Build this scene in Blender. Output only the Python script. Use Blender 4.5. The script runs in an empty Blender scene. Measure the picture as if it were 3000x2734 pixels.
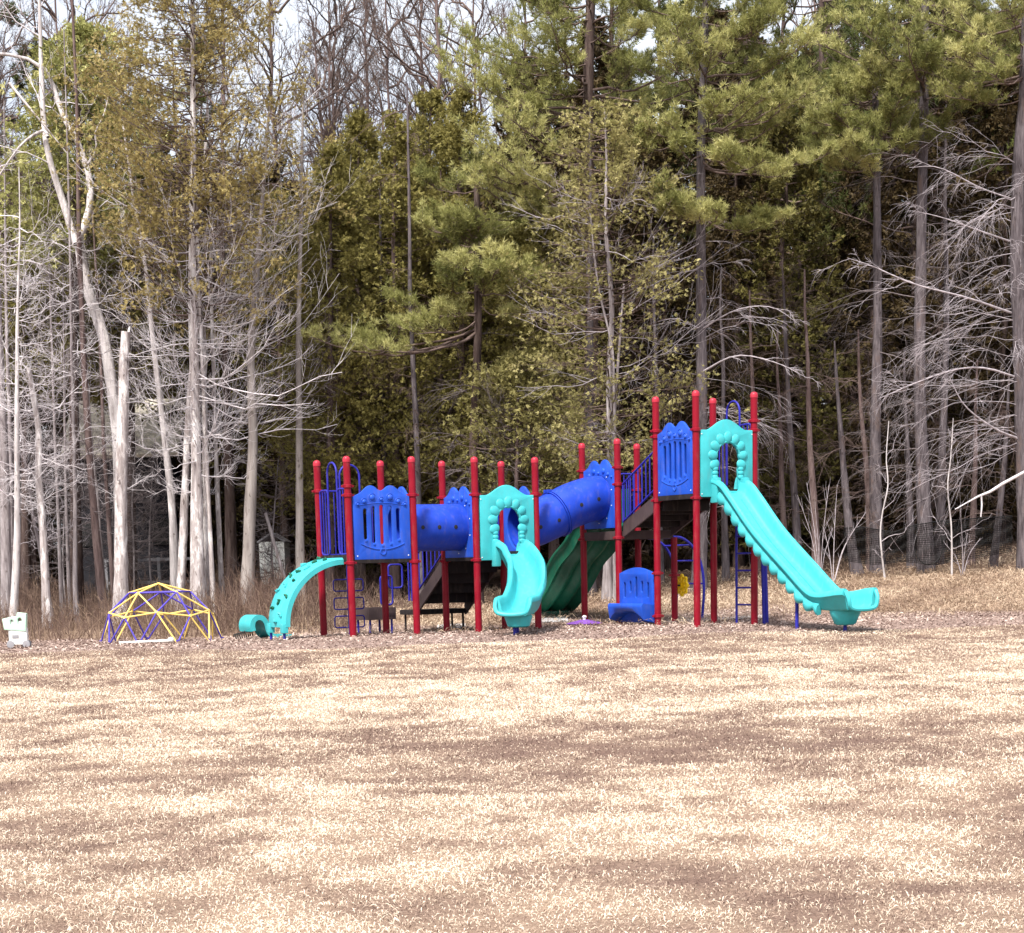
import bpy, bmesh, math
import numpy as np
from mathutils import Vector, Matrix
PI = math.pi
C = bpy.context.scene.collection
# ------------------------------------------------------------------ camera model
F, TH, PY, RO, CAMZ = 5689.2, 0.1855, 2726.8, 0.0254, 1.6
KD = 3000 / 2016.0                      # my measurements were taken on a 2016 px wide view

def at(xd, yd, D):
    """world point seen at (xd, yd) of the photograph, at distance D into the scene"""
    U = xd * KD - 1500; V = PY - yd * KD
    u = U * math.cos(RO) + V * math.sin(RO); v = -U * math.sin(RO) + V * math.cos(RO)
    x = u / F; up = v / F
    y = math.cos(TH) + up * math.sin(TH); z = -math.sin(TH) + up * math.cos(TH)
    return np.array([x * D / y, D, z * D / y + CAMZ])

def atp(px, py, D): return at(px / KD, py / KD, D)

# ------------------------------------------------------------------ terrain heights
_gy = np.array([-80, 8, 20, 27, 31, 33, 34.5, 37.5, 42, 46, 60, 90, 400.])
_gl = np.array([0, 0, .12, .27, .42, .46, .45, .42, .60, .74, 1.0, 1.5, 2.0])
_gc = np.array([0, 0, .13, .26, .385, .465, .47, .43, .78, 1.0, 1.5, 2.0, 2.5])
_gr = np.array([0, 0, .16, .31, .46, .53, .57, .70, 1.25, 1.60, 2.4, 3.0, 3.5])
_gf = np.linspace(-80, 400, 4801)
def _sm(a):
    v = np.interp(_gf, _gy, a); k = np.hanning(17); k /= k.sum()
    return np.convolve(np.pad(v, 8, mode='edge'), k, mode='valid')
_tl, _tc, _tr = _sm(_gl), _sm(_gc), _sm(_gr)
def H(x, y):
    x = np.asarray(x, float); y = np.asarray(y, float)
    l = np.interp(y, _gf, _tl); c = np.interp(y, _gf, _tc); r = np.interp(y, _gf, _tr)
    t = np.clip(x / 12, -1.5, 1.5)
    base = np.where(t < 0, c + (l - c) * -t, c + (r - c) * t)
    return base + .012 * np.sin(x * 1.3 + y * .7) + .012 * np.sin(x * .6 - y * 1.1 + 2)

# ------------------------------------------------------------------ object helpers
def tag(o, label=None, cat=None, group=None, kind=None):
    if label: o['label'] = label
    if cat: o['category'] = cat
    if group: o['group'] = group
    if kind: o['kind'] = kind
    return o

def empty(name, loc, label=None, cat=None, group=None, rz=0):
    o = bpy.data.objects.new(name, None); C.objects.link(o)
    o.location = loc; o.rotation_euler = (0, 0, rz); o.empty_display_size = .2
    return tag(o, label, cat, group)

def obj(name, me, mat, parent=None, smooth=None):
    o = bpy.data.objects.new(name, me); C.objects.link(o)
    if mat is not None:
        me.materials.clear()
        for m in (mat if isinstance(mat, (list, tuple)) else [mat]): me.materials.append(m)
    if parent: o.parent = parent
    if smooth is not None and len(me.polygons):
        me.polygons.foreach_set('use_smooth', np.full(len(me.polygons), bool(smooth)))
    return o

def bm_mesh(bm, name='mesh', smooth_angle=None):
    me = bpy.data.meshes.new(name)
    bmesh.ops.recalc_face_normals(bm, faces=bm.faces)
    if smooth_angle is not None:
        for f in bm.faces: f.smooth = True
        for e in bm.edges:
            e.smooth = not (len(e.link_faces) == 2 and e.calc_face_angle(0) > smooth_angle)
    bm.to_mesh(me); bm.free()
    return me

def part(name, bm, mat, parent, ang=.7, label=None):
    o = obj(name, bm_mesh(bm, name, ang), mat, parent)
    if label: o['label'] = label
    return o

def box(bm, c, s, rot=None, bev=.008):
    m = Matrix.Translation(Vector(c)) @ (rot.to_4x4() if rot else Matrix.Identity(4)) @ Matrix.Diagonal((s[0], s[1], s[2], 1))
    r = bmesh.ops.create_cube(bm, size=1, matrix=m)
    if bev:
        es = list({e for v in r['verts'] for e in v.link_edges})
        bmesh.ops.bevel(bm, geom=es, offset=bev, segments=2, profile=.7, affect='EDGES')

def tube(bm, pts, r, n=10, closed=False):
    P = [Vector(p) for p in pts]; k = len(P)
    R = r if isinstance(r, (list, tuple)) else [r] * k
    T = []
    for i in range(k):
        a = P[(i - 1) % k] if (closed or i > 0) else P[i]; b = P[(i + 1) % k] if (closed or i < k - 1) else P[i]
        T.append((b - a).normalized())
    nrm = T[0].orthogonal().normalized(); rings = []
    for i in range(k):
        nrm = (nrm - T[i] * nrm.dot(T[i])).normalized(); bi = T[i].cross(nrm)
        rings.append([bm.verts.new(P[i] + R[i] * (math.cos(2 * PI * j / n) * nrm + math.sin(2 * PI * j / n) * bi)) for j in range(n)])
    for i in range(k if closed else k - 1):
        a, b = rings[i], rings[(i + 1) % k]
        for j in range(n): bm.faces.new((a[j], a[(j + 1) % n], b[(j + 1) % n], b[j]))
    if not closed:
        bm.faces.new(rings[0][::-1]); bm.faces.new(rings[-1])

def smooth_pts(pts, m=6, closed=False):
    P = [Vector(p) for p in pts]; n = len(P); out = []
    for i in range(n if closed else n - 1):
        p0 = P[(i - 1) % n] if (closed or i > 0) else P[0] * 2 - P[1]
        p1 = P[i]; p2 = P[(i + 1) % n]
        p3 = P[(i + 2) % n] if (closed or i + 2 < n) else P[-1] * 2 - P[-2]
        for j in range(m):
            t = j / m
            out.append(.5 * ((2 * p1) + (p2 - p0) * t + (2 * p0 - 5 * p1 + 4 * p2 - p3) * t * t + (3 * p1 - p0 - 3 * p2 + p3) * t ** 3))
    if not closed: out.append(P[-1])
    return out

def ell(bm, c, s, sub=2, rot=None):
    m = Matrix.Translation(Vector(c)) @ (rot.to_4x4() if rot else Matrix.Identity(4)) @ Matrix.Diagonal((s[0], s[1], s[2], 1))
    bmesh.ops.create_icosphere(bm, subdivisions=sub, radius=1, matrix=m)

def lathe(bm, prof, n=16, mat=None):
    """prof: (r, z) list, about z"""
    mat = mat or Matrix.Identity(4); rings = []
    for r, z in prof:
        rings.append([bm.verts.new(mat @ Vector((r * math.cos(2 * PI * j / n), r * math.sin(2 * PI * j / n), z))) for j in range(n)])
    for a, b in zip(rings[:-1], rings[1:]):
        for j in range(n): bm.faces.new((a[j], a[(j + 1) % n], b[(j + 1) % n], b[j]))
    bm.faces.new(rings[0][::-1]); bm.faces.new(rings[-1])

def plate(loops, thick, bev=.01, res=1):
    """flat plate with holes: first loop the outline, others holes; local x right, y up, z normal. returns a bmesh"""
    cu = bpy.data.curves.new('plate', 'CURVE'); cu.dimensions = '2D'; cu.fill_mode = 'BOTH'
    cu.extrude = thick / 2 - bev; cu.bevel_depth = bev; cu.bevel_resolution = res; cu.offset = -bev
    for lp in loops:
        sp = cu.splines.new('POLY'); sp.points.add(len(lp) - 1); sp.use_cyclic_u = True
        for p, q in zip(sp.points, lp): p.co = (q[0], q[1], 0, 1)
    o = bpy.data.objects.new('plate', cu)
    C.objects.link(o)
    dg = bpy.context.evaluated_depsgraph_get(); dg.update()
    me = bpy.data.meshes.new_from_object(o.evaluated_get(dg))
    bm = bmesh.new(); bm.from_mesh(me)
    bpy.data.objects.remove(o); bpy.data.curves.remove(cu); bpy.data.meshes.remove(me)
    bmesh.ops.remove_doubles(bm, verts=bm.verts, dist=.0005)
    return bm

def circ(cx, cy, rx, ry=None, n=28): return [(cx + rx * math.cos(2 * PI * i / n), cy + (ry or rx) * math.sin(2 * PI * i / n)) for i in range(n)]
def stadium(cx, y0, y1, w, n=6):
    r = w / 2
    return [(cx + r * math.cos(PI + PI * i / n), y0 + r + r * math.sin(PI + PI * i / n)) for i in range(n + 1)] + \
           [(cx + r * math.cos(PI * i / n), y1 - r + r * math.sin(PI * i / n)) for i in range(n + 1)]

# ------------------------------------------------------------------ materials
def N(nt, t, loc=(0, 0), **kw):
    n = nt.nodes.new(t)
    for k, v in kw.items(): setattr(n, k, v)
    return n

def mat_base(name, col, rough=.5, spec=.5):
    m = bpy.data.materials.new(name); m.use_nodes = True
    b = m.node_tree.nodes['Principled BSDF']
    b.inputs['Base Color'].default_value = (*col, 1); b.inputs['Roughness'].default_value = rough
    b.inputs['Specular IOR Level'].default_value = spec
    return m, m.node_tree, b

def ramp(nt, fac, stops):
    r = N(nt, 'ShaderNodeValToRGB'); e = r.color_ramp.elements
    while len(e) < len(stops): e.new(.5)
    for el, (p, c) in zip(e, stops): el.position = p; el.color = (*c, 1)
    nt.links.new(fac, r.inputs[0]); return r.outputs[0]

def noise(nt, vec, scale, detail=4, rough=.6):
    n = N(nt, 'ShaderNodeTexNoise'); n.inputs['Scale'].default_value = scale
    n.inputs['Detail'].default_value = detail; n.inputs['Roughness'].default_value = rough
    if vec is not None: nt.links.new(vec, n.inputs['Vector'])
    return n.outputs['Fac']

def mapping(nt, scale, coord='Object'):
    tc = N(nt, 'ShaderNodeTexCoord'); mp = N(nt, 'ShaderNodeMapping'); mp.inputs['Scale'].default_value = scale
    nt.links.new(tc.outputs[coord], mp.inputs['Vector']); return mp.outputs['Vector']

def mix(nt, fac, a, b, blend='MIX'):
    m = N(nt, 'ShaderNodeMix', data_type='RGBA', blend_type=blend)
    for s, v in ((0, fac), (6, a), (7, b)):
        if isinstance(v, (int, float)): m.inputs[s].default_value = v
        elif isinstance(v, tuple): m.inputs[s].default_value = (*v, 1)
        else: nt.links.new(v, m.inputs[s])
    return m.outputs[2]

def bump(nt, b, h, strength=.4, dist=.01):
    n = N(nt, 'ShaderNodeBump'); n.inputs['Strength'].default_value = strength; n.inputs['Distance'].default_value = dist
    nt.links.new(h, n.inputs['Height']); nt.links.new(n.outputs[0], b.inputs['Normal'])

def plastic(name, col, rough=.42, fade=.25):
    """sun-bleached moulded plastic / powder coat with faint dirt"""
    m, nt, b = mat_base(name, col, rough, .22)
    v = mapping(nt, (1, 1, 1))
    big = noise(nt, v, 2.3, 5); fine = noise(nt, v, 38, 4)
    light = tuple(min(1, c * (1 + fade) + .02 * fade) for c in col); dark = tuple(c * (1 - fade * .8) for c in col)
    c1 = ramp(nt, big, [(.3, dark), (.7, light)])
    dirt = ramp(nt, noise(nt, mapping(nt, (5, 5, 1.2)), 3.1, 6), [(.52, (0, 0, 0)), (.80, (1, 1, 1))])
    c2 = mix(nt, .22, c1, (.20, .16, .12)); c3 = mix(nt, dirt, c1, c2)
    nt.links.new(c3, b.inputs['Base Color'])
    r = N(nt, 'ShaderNodeMapRange'); r.inputs[3].default_value = rough - .1; r.inputs[4].default_value = rough + .16
    nt.links.new(fine, r.inputs[0]); nt.links.new(r.outputs[0], b.inputs['Roughness'])
    bump(nt, b, fine, .08, .004)
    return m

def bark(name, dark, mid, light, patch=None, sc=1.0, amt=.62):
    m, nt, b = mat_base(name, mid, .9, .15)
    v = mapping(nt, (16 * sc, 16 * sc, 2.2 * sc)); v2 = mapping(nt, (3, 3, .9)); v3 = None
    f = noise(nt, v, 1.0, 6, .65)
    c = ramp(nt, f, [(.30, dark), (.5, mid), (.72, light)])
    if patch:
        pf = ramp(nt, noise(nt, v2, 1.6, 5, .7), [(amt - .06, (0, 0, 0)), (amt + .06, (1, 1, 1))])
        c = mix(nt, pf, c, patch)
    k = ramp(nt, noise(nt, mapping(nt, (9, 9, 5)), 1.3, 3, .5), [(.63, (1, 1, 1)), (.72, (.3, .26, .24))])
    c = mix(nt, .8, c, k, 'MULTIPLY')
    nt.links.new(c, b.inputs['Base Color']); bump(nt, b, f, .7, .03)
    return m

def foliage(name, cols, trans=.34):
    """cols: tint ramp over the per-leaf attribute"""
    m, nt, b = mat_base(name, cols[0], .65, .2)
    a = N(nt, 'ShaderNodeAttribute', attribute_name='tint')
    c = ramp(nt, a.outputs['Fac'], [(i / (len(cols) - 1), col) for i, col in enumerate(cols)])
    nt.links.new(c, b.inputs['Base Color'])
    t = N(nt, 'ShaderNodeBsdfTranslucent'); nt.links.new(c, t.inputs['Color'])
    mx = N(nt, 'ShaderNodeMixShader'); mx.inputs[0].default_value = trans
    nt.links.new(b.outputs[0], mx.inputs[1]); nt.links.new(t.outputs[0], mx.inputs[2])
    nt.links.new(mx.outputs[0], nt.nodes['Material Output'].inputs['Surface'])
    return m

M = dict(
    red=plastic('red_powder_coat', (.20, .0008, .012), .38, .18),
    redcap=plastic('red_cap_plastic', (.36, .02, .04), .35, .15),
    blue=plastic('blue_plastic', (.012, .068, .44), .40, .2),
    tubeblue=plastic('blue_tube_plastic', (.008, .040, .37), .42, .25),
    bar=plastic('blue_bar_coat', (.018, .018, .26), .4, .2),
    teal=plastic('teal_plastic', (.045, .39, .425), .40, .16),
    green=plastic('green_plastic', (.003, .095, .055), .42, .3),
    yellow=plastic('yellow_plastic', (.90, .58, .008), .45, .15),
    domeyellow=plastic('faded_yellow_coat', (.74, .54, .15), .5, .2),
    domeblue=plastic('faded_purple_coat', (.07, .05, .36), .5, .25),
    deck=plastic('dark_deck_coating', (.009, .006, .007), .7, .4),
    brown=plastic('brown_steel', (.05, .034, .036), .6, .3),
    white=plastic('white_plastic', (.72, .74, .72), .5, .12),
    mint=plastic('mint_plastic', (.50, .74, .60), .5, .15),
    grey=plastic('grey_plastic', (.25, .25, .27), .5, .2),
    black=plastic('black_rubber', (.015, .015, .016), .6, .3),
    steel=plastic('bolt_steel', (.6, .62, .66), .35, .1),
    purple=plastic('purple_plastic', (.16, .06, .32), .5, .2),
)
M['b_grey'] = bark('grey_bark', (.13, .11, .115), (.25, .22, .225), (.42, .39, .40))
M['b_pale'] = bark('pale_bark', (.26, .23, .225), (.46, .43, .43), (.66, .62, .62), (.74, .71, .70), .8)
M['b_white'] = bark('peeling_bark', (.20, .165, .16), (.36, .32, .315), (.56, .52, .52), (.80, .77, .76), 1, .55)
M['b_brown'] = bark('reddish_bark', (.07, .048, .046), (.14, .10, .096), (.22, .17, .16))
M['b_dark'] = bark('dark_bark', (.035, .024, .022), (.075, .052, .047), (.14, .11, .10))
M['b_pine'] = bark('pine_bark', (.048, .040, .044), (.105, .090, .098), (.19, .168, .178), (.14, .105, .098), 1.2, .62)
M['b_smooth'] = bark('smooth_grey_bark', (.19, .165, .155), (.28, .25, .235), (.38, .345, .325), (.17, .14, .13), .5, .6)
def plain(name, col):
    m, nt, b = mat_base(name, col, .9, .1)
    c = ramp(nt, noise(nt, mapping(nt, (4, 4, 4)), 2.2, 4), [(.3, tuple(x * .6 for x in col)), (.7, tuple(x * 1.35 for x in col))])
    nt.links.new(c, b.inputs['Base Color']); return m
M['twig_white'] = plain('silver_twigs', (.60, .565, .59))
M['twig_silver'] = plain('silvered_dead_limbs', (.37, .335, .36))
M['twig_grey'] = plain('grey_twigs', (.17, .145, .148))
M['twig_brown'] = plain('brown_twigs', (.13, .095, .085))
M['twig_dark'] = plain('dark_twigs', (.055, .04, .037))
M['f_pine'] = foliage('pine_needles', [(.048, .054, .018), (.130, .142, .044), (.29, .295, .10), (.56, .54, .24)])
M['f_pine2'] = foliage('blue_pine_needles', [(.036, .048, .014), (.085, .105, .028), (.16, .18, .052), (.28, .285, .10)])
M['f_cedar'] = foliage('cedar_sprays', [(.055, .050, .015), (.140, .125, .036), (.255, .228, .070), (.42, .38, .14)])
M['f_rust'] = foliage('rusty_cedar_sprays', [(.13, .105, .038), (.25, .20, .074), (.40, .325, .13), (.58, .49, .25)])
M['f_yellow'] = foliage('yellowish_cedar_sprays', [(.10, .092, .034), (.20, .185, .068), (.33, .30, .12), (.50, .45, .21)])
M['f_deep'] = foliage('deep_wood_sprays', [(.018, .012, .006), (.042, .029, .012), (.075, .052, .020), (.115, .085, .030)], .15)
M['f_grass'] = foliage('dry_turf_blades', [(.11, .066, .055), (.31, .222, .175), (.57, .46, .355), (.80, .70, .565)], .2)
M['f_hay'] = foliage('dry_hay_blades', [(.16, .105, .076), (.30, .212, .15), (.44, .335, .245), (.58, .48, .36)], .2)
M['f_brush'] = foliage('dry_brush_stems', [(.085, .05, .042), (.16, .105, .085), (.27, .19, .14), (.42, .31, .21)], .15)
M['f_chips'] = foliage('wood_chips', [(.10, .064, .055), (.235, .165, .14), (.39, .30, .26), (.58, .48, .42)], 0)

# ------------------------------------------------------------------ fast mesh assembly for vegetation
class Geo:
    def __init__(s): s.v = []; s.q = []; s.t = []; s.tq = []; s.tt = []; s.n = 0
    def quads(s, v, q, tint=None):
        s.v.append(v); s.q.append(q + s.n); s.n += len(v); s.tq.append(np.full(len(q), .5) if tint is None else tint)
    def tris(s, v, t, tint=None):
        s.v.append(v); s.t.append(t + s.n); s.n += len(v); s.tt.append(np.full(len(t), .5) if tint is None else tint)
    def mesh(s, name, tint=True, smooth=True, origin=(0, 0, 0)):
        me = bpy.data.meshes.new(name)
        if not s.v: return me
        v = np.concatenate(s.v) - np.asarray(origin, float)
        q = np.concatenate(s.q) if s.q else np.zeros((0, 4), int); t = np.concatenate(s.t) if s.t else np.zeros((0, 3), int)
        me.vertices.add(len(v)); me.vertices.foreach_set('co', v.astype(np.float32).ravel())
        me.loops.add(q.size + t.size); me.loops.foreach_set('vertex_index', np.concatenate([q.ravel(), t.ravel()]).astype(np.int32))
        nq, nt_ = len(q), len(t); me.polygons.add(nq + nt_)
        st = np.concatenate([np.arange(nq) * 4, nq * 4 + np.arange(nt_) * 3]).astype(np.int32)
        me.polygons.foreach_set('loop_start', st)
        me.polygons.foreach_set('use_smooth', np.full(nq + nt_, smooth))
        if tint:
            a = me.attributes.new('tint', 'FLOAT', 'FACE')
            a.data.foreach_set('value', np.clip(np.concatenate(s.tq + s.tt), 0, 1).astype(np.float32))
        me.update(calc_edges=True)
        return me

def nz(a): return a / np.maximum(np.linalg.norm(a, axis=-1, keepdims=True), 1e-9)

def tubes(g, P, R, n=3, tint=None):
    P = np.asarray(P, float); R = np.asarray(R, float)
    B, k, _ = P.shape
    if B == 0: return
    T = nz(np.gradient(P, axis=1)); mt = nz(P[:, -1] - P[:, 0])
    ref = np.where(np.abs(mt[:, 2:3]) > .8, np.array([[1., .1, 0]]), np.array([[.05, .08, 1.]]))[:, None, :]
    A = nz(np.cross(T, np.broadcast_to(ref, T.shape))); Bv = np.cross(T, A)
    an = np.arange(n) * 2 * PI / n
    V = P[:, :, None] + R[:, :, None, None] * (np.cos(an)[:, None] * A[:, :, None] + np.sin(an)[:, None] * Bv[:, :, None])
    idx = np.arange(B * k * n).reshape(B, k, n); j2 = (np.arange(n) + 1) % n
    q = np.stack([idx[:, :-1, :], idx[:, :-1][:, :, j2], idx[:, 1:][:, :, j2], idx[:, 1:, :]], -1).reshape(-1, 4)
    g.quads(V.reshape(-1, 3), q, None if tint is None else np.repeat(tint, (k - 1) * n))

def branches(rng, S, Dr, L, bend, r0, k=6, jit=.05, tip=.15):
    B = len(S); t = np.linspace(0, 1, k)[None, :, None]
    P = S[:, None] + Dr[:, None] * L[:, None, None] * t
    P[:, :, 2] += (bend * L)[:, None] * t[:, :, 0] ** 2
    nzz = np.cumsum(rng.normal(0, 1, (B, k, 3)), 1) * (L[:, None, None] * jit / math.sqrt(k)); nzz -= nzz[:, :1]
    return P + nzz, r0[:, None] * (1 - (1 - tip) * np.linspace(0, 1, k)[None])

def along(P, R, bi, t):
    k = P.shape[1]; f = t * (k - 1); i = np.minimum(f.astype(int), k - 2); w = (f - i)[:, None]
    return P[bi, i] * (1 - w) + P[bi, i + 1] * w, nz(P[bi, i + 1] - P[bi, i]), R[bi, i] * (1 - w[:, 0]) + R[bi, i + 1] * w[:, 0]

def twigs(rng, P, R, per, frac, spread=.9, up=.0, bend=0., k=4, jit=.08, t0=.2, rf=.6, rmin=.003, flat=1.):
    B = len(P)
    if B == 0: return P[:0, :k], R[:0, :k]
    bi = np.repeat(np.arange(B), per); t = rng.uniform(t0, .98, len(bi))
    S, T, r = along(P, R, bi, t); L0 = np.linalg.norm(P[:, -1] - P[:, 0], axis=1)[bi]
    rnd = rng.normal(0, 1, (len(bi), 3)); rnd[:, 2] *= flat; rnd -= T * (rnd * T).sum(1, keepdims=True)
    d = nz(T + nz(rnd) * spread * rng.uniform(.6, 1.3, (len(bi), 1)) + np.array([0, 0, up]))
    L = L0 * frac * rng.uniform(.5, 1.3, len(bi)) * (1.15 - .6 * t)
    return branches(rng, S, d, L, np.full(len(bi), bend) * rng.uniform(.5, 1.5, len(bi)), np.maximum(r * rf, rmin), k, jit, .3)

def tufts(g, rng, pos, ax, m, L, w, tint, spread=.75):
    n = len(pos)
    if n == 0: return
    d = nz(ax[:, None] + rng.normal(0, spread, (n, m, 3))); s = nz(np.cross(d, rng.normal(0, 1, (n, m, 3))))
    Ls = (L * rng.uniform(.7, 1.25, (n, m)))[..., None]; b = pos[:, None] + d * .015
    V = np.stack([b - s * w / 2, b + s * w / 2, b + d * Ls], 2).reshape(-1, 3)
    g.tris(V, np.arange(n * m * 3).reshape(-1, 3), np.repeat(tint, m) + rng.normal(0, .08, n * m))

def sprays(g, rng, pos, ax, m, L, w, tint):
    n = len(pos)
    if n == 0: return
    ax = nz(ax); s0 = nz(np.cross(ax, rng.normal(0, 1, (n, 3)))); nn = np.cross(ax, s0)
    an = (np.linspace(-1, 1, m)[None] * .95 + rng.normal(0, .16, (n, m)))[..., None]
    d = nz(np.cos(an) * ax[:, None] + np.sin(an) * s0[:, None] + nn[:, None] * rng.normal(0, .22, (n, m, 1)))
    sd = nz(np.cross(d, nn[:, None] + rng.normal(0, .35, (n, m, 3))))
    Ls = L * rng.uniform(.6, 1.25, (n, m, 1)) * (1 - .28 * np.abs(an)); o = np.broadcast_to(pos[:, None], (n, m, 3))
    V = np.stack([o, o + d * Ls * .5 + sd * w / 2, o + d * Ls, o + d * Ls * .5 - sd * w / 2], 2).reshape(-1, 3)
    g.quads(V, np.arange(n * m * 4).reshape(-1, 4), np.repeat(tint, m) + rng.normal(0, .09, n * m))

def line(pts, D, rng=None, wob=.05, ground=True, n=22):
    """trunk centre line from points on the photo, top to bottom, at distance D -> bottom to top"""
    W = [at(x, y, D) for x, y in pts][::-1]
    if ground:
        gz = float(H(W[0][0], D))
        if W[0][2] > gz - .1: W.insert(0, np.array([W[0][0] + (W[0][0] - W[1][0]) * .15, D, gz - .15]))
    W = np.array(W)
    if rng is not None: W[:, 1] += np.cumsum(rng.normal(0, wob, len(W))); W[1:-1, 0] += rng.normal(0, .022, len(W) - 2)
    Q = np.array([list(p) for p in smooth_pts([tuple(w) for w in W], 6)])
    z = np.linspace(0, 1, n); s = np.concatenate([[0], np.cumsum(np.linalg.norm(np.diff(Q, axis=0), axis=1))]); s /= s[-1]
    return np.stack([np.interp(z, s, Q[:, i]) for i in range(3)], 1)

def trunk(g, rng, L, r0, r1, n=12, flare=.5, rough=.05):
    k = len(L); t = np.linspace(0, 1, k)
    R = (r0 + (r1 - r0) * t) * (1 + flare * np.exp(-t * 16)) * (1 + rng.normal(0, rough * .5, k))
    v0 = sum(map(len, g.v)) if g.v else 0
    tubes(g, L[None], R[None], n)
    V = g.v[-1]; c = np.repeat(L, n, 0); V[:] = c + (V - c) * (1 + rng.normal(0, rough, (len(V), 1)))
    return R

def zpick(L, z):
    return np.stack([np.interp(z, L[:, 2], L[:, 0]), np.interp(z, L[:, 2], L[:, 1]), z], 1)

def zlin(L): return L[np.argsort(L[:, 2])]

def start_tree(name, L, label, cat='tree', group=None):
    b = L[0]; return empty(name, (b[0], b[1], b[2] + .12), label, cat, group), np.array([b[0], b[1], b[2] + .12])

def dead_limbs(g, rng, L, z0, z1, n, Lr, elev=(-.2, .3), bend=.2, r=.014, jit=.09, per=9, per2=3, frac=.45, sub=.5, sp=.9, up=0., tb=0., flat=1., az=None, rtw=.0045):
    LL = zlin(L); z = rng.uniform(z0, z1, n); S = zpick(LL, z)
    a = rng.uniform(0, 2 * PI, n) if az is None else rng.normal(az[0], az[1], n); e = rng.uniform(*elev, n)
    d = np.stack([np.cos(a) * np.cos(e), np.sin(a) * np.cos(e), np.sin(e)], 1)
    Ln = rng.uniform(*Lr, n)
    P, R = branches(rng, S, d, Ln, np.full(n, bend) * rng.uniform(.3, 1.5, n), r * rng.uniform(.6, 1.3, n) * (Ln / Lr[1]) ** .5, 8, jit, .3)
    tubes(g, P, R, 4)
    P2, R2 = twigs(rng, P, R, per, frac, sp, up, tb, 5, jit * 1.2, .15, .6, rtw, flat)
    tubes(g, P2, R2, 3)
    if per2:
        P3, R3 = twigs(rng, P2, R2, per2, sub, sp, up, tb, 4, jit * 1.3, .15, .7, rtw * .8, flat)
        tubes(g, P3, R3, 3)
    return P, R

# ---- conifer kinds
def pine_crown(g, gb, rng, LL, limbs, tuft_m=11, dens=1.0, nl=.115, nw=.013, tint=.5):
    """limbs: array of (start, tip, thickness scale); foliage on branchlets of the outer part"""
    S = np.array([l[0] for l in limbs]); E = np.array([l[1] for l in limbs]); pad = np.array([l[2] for l in limbs])
    n = len(S); k = 9; t = np.linspace(0, 1, k)[None, :, None]
    P = S[:, None] * (1 - t) + E[:, None] * t
    Ln = np.linalg.norm(E - S, axis=1); P[:, :, 2] -= (Ln * .10)[:, None] * np.sin(PI * t[:, :, 0])
    P += np.cumsum(rng.normal(0, .018, (n, k, 3)), 1) * Ln[:, None, None]
    R = (.008 + .009 * Ln)[:, None] * (1 - .8 * t[:, :, 0])
    tubes(gb, P, R, 5)
    per = max(6, int(20 * dens)); bi = np.repeat(np.arange(n), per); tt = rng.beta(2.2, 1.1, len(bi)) * .72 + .28
    S2, T2, r2 = along(P, R, bi, tt)
    side = nz(np.cross(T2, np.array([0, 0, 1.]))) * rng.choice([-1, 1], len(bi))[:, None]
    d = nz(T2 * .7 + side * rng.uniform(.1, 1.1, (len(bi), 1)) + np.array([0, 0, .28]) + rng.normal(0, .22, (len(bi), 3)))
    L2 = pad[bi] * rng.uniform(.45, 1.15, len(bi)) * (1.25 - .55 * tt)
    P2, R2 = branches(rng, S2, d, L2, np.full(len(bi), .22), np.full(len(bi), .007), 5, .06)
    tubes(gb, P2, R2, 3)
    pt = 7; bj = np.repeat(np.arange(len(P2)), pt); t3 = rng.beta(2.4, 1.0, len(bj)) * .85 + .15
    S3, T3, _ = along(P2, R2, bj, t3); S3 = S3 + rng.normal(0, .035, S3.shape)
    ax = nz(T3 * .8 + np.array([0, 0, .55])) * .9
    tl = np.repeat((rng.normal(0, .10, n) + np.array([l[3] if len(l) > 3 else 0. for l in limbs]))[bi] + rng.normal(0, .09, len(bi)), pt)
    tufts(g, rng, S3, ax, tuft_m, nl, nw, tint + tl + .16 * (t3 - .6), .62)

def auto_limbs(rng, LL, z0, z1, reach, n, az=None, pad=.6, sag=(.0, .35)):
    out = []
    for z in np.sort(rng.uniform(z0, z1, n)):
        s = zpick(LL, np.array([z]))[0]; f = (z - z0) / max(z1 - z0, .1)
        a = rng.uniform(0, 2 * PI) if az is None else rng.normal(*az)
        L = reach * (1 - .6 * f) * rng.uniform(.6, 1.15)
        out.append((s, s + np.array([math.cos(a) * L, math.sin(a) * L, L * rng.uniform(*sag)]), pad * rng.uniform(.8, 1.25)))
    return out

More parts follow.
